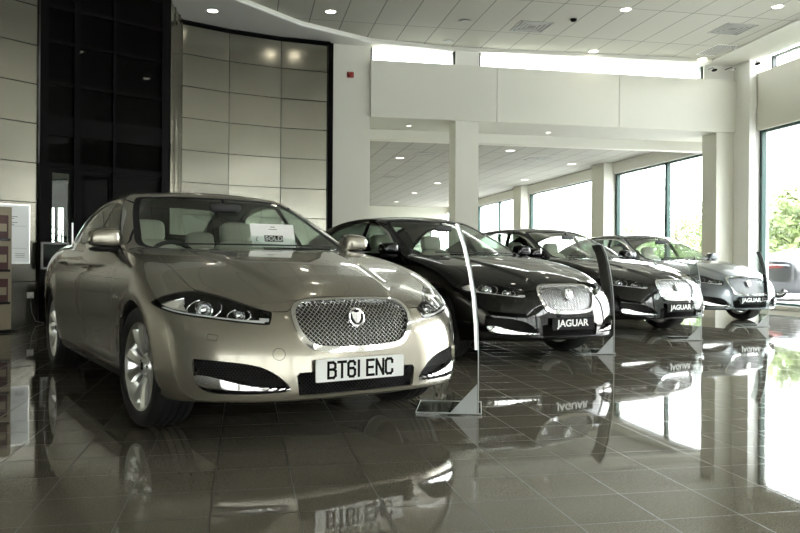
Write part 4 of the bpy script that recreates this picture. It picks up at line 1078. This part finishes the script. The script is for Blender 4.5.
# ---------------------------------------------------------------- the cars
carA,PA=make_car(M['paintA'])
def place(r,x,y,deg): r.location=(x,y,0);r.rotation_euler=(0,0,math.radians(deg))
def repaint(r,m,old):
    st=[r]
    while st:
        o=st.pop();st+=list(o.children)
        if o.type=='MESH' and o.material_slots and o.material_slots[0].link=='OBJECT': o.material_slots[0].material=m
G='saloon cars parked in a row'
carB=copy_tree(carA);repaint(carB,M['paintB'],None)
carC=copy_tree(carB);repaint(carC,M['paintC'],None)
carE=copy_tree(carB);repaint(carE,M['paintE'],None)
carD,PD=make_car(M['paintD'],'xj')
place(carA,-.257,6.249,291.2);tag(carA,'beige metallic saloon car nearest the viewer, with a white number plate','car',G)
place(carB,2.118,8.985,291.5);tag(carB,'glossy black saloon car directly beside the beige one','car',G)
place(carC,4.666,11.345,290.6);tag(carC,'farther black saloon car, between the first black one and the silver one','car',G)
place(carD,7.30,13.20,281.5);tag(carD,'silver grey saloon car at the far right end of the row','car',G)
place(carE,16.3,18.9,8);tag(carE,'dark car parked outside beyond the large right window','car')
add_plate(carA,'BT61 ENC')
for c in (carB,carC,carD): add_plate(c,dealer=True)
# for-sale card standing on the beige car's dashboard
def card():
    T=Matrix.Translation((.80,.19,1.032))@Matrix.Rotation(-.30,4,'Y')
    o=empty('price_card');o.location=(0,0,0)
    m=MB();m.box(-.002,.002,-.165,.165,0,.172,T);m.build('card',M['card'],o)
    m=MB();m.box(.002,.004,-.068,.072,.040,.086,T);m.build('black_band',M['ink'],o)
    R=T@Matrix.Translation((.0045,.003,.0625))@Matrix.Rotation(PI/2,4,'Z')@Matrix.Rotation(PI/2,4,'X')
    text_mesh('lettering','SOLD',.046,M['card'],o,R,.0004,1.15)
    R=T@Matrix.Translation((.0025,-.125,.0575))@Matrix.Rotation(PI/2,4,'Z')@Matrix.Rotation(PI/2,4,'X')
    text_mesh('currency_sign','£',.045,M['ink'],o,R,.0004)
    m=MB();m.box(.002,.003,-.03,.035,.130,.135,T);m.box(.002,.003,-.015,.02,.147,.153,T);m.build('print_lines',M['grey'],o)
    return o
M['card']=mat('white card',(.85,.85,.83),.5)
pc=card();pc.location=carA.location;pc.rotation_euler=carA.rotation_euler
tag(pc,'white sale card standing inside the windscreen of the beige car','sign')
# ---------------------------------------------------------------- light, sky, camera
w=bpy.data.worlds.new('sky');SC.world=w;w.use_nodes=True;nt=w.node_tree;bg=nt.nodes['Background']
tc=nt.nodes.new('ShaderNodeTexCoord');sp=nt.nodes.new('ShaderNodeSeparateXYZ');nt.links.new(tc.outputs['Generated'],sp.inputs[0])
cr=nt.nodes.new('ShaderNodeValToRGB');cr.color_ramp.elements[0].position=0;cr.color_ramp.elements[0].color=(1,.99,.96,1);cr.color_ramp.elements[1].position=.9;cr.color_ramp.elements[1].color=(.84,.90,1,1)
nt.links.new(sp.outputs['Z'],cr.inputs[0]);nt.links.new(cr.outputs[0],bg.inputs[0]);bg.inputs[1].default_value=SKY
sn=bpy.data.lights.new('sun','SUN');sn.energy=SUN;sn.angle=.02;sn.color=(1,.95,.85);so_=bpy.data.objects.new('sun',sn);COL.objects.link(so_);so_.rotation_euler=(math.radians(22),math.radians(-38),0)
cam=bpy.data.cameras.new('camera');co=bpy.data.objects.new('camera',cam);COL.objects.link(co);co.location=(0,0,CH);co.rotation_euler=(Matrix.Rotation(-YAW,4,'Z')@Matrix.Rotation(PI/2,4,'X')@Matrix.Rotation(ROLL,4,'Z')).to_euler()
cam.sensor_width=36;cam.lens=36*F_/800;cam.shift_y=-3.7/800;cam.clip_start=.05;cam.clip_end=300
SC.camera=co
vs=SC.view_settings;vs.view_transform='Standard';vs.look='None';vs.gamma=1;vs.exposure=EXPO;vs.use_curve_mapping=False
SC.cycles.max_bounces=10;SC.cycles.diffuse_bounces=6;SC.cycles.glossy_bounces=6;SC.cycles.transparent_max_bounces=24;SC.cycles.transmission_bounces=6
SC.cycles.use_denoising=True;SC.cycles.caustics_reflective=False;SC.cycles.caustics_refractive=False;SC.cycles.sample_clamp_indirect=6
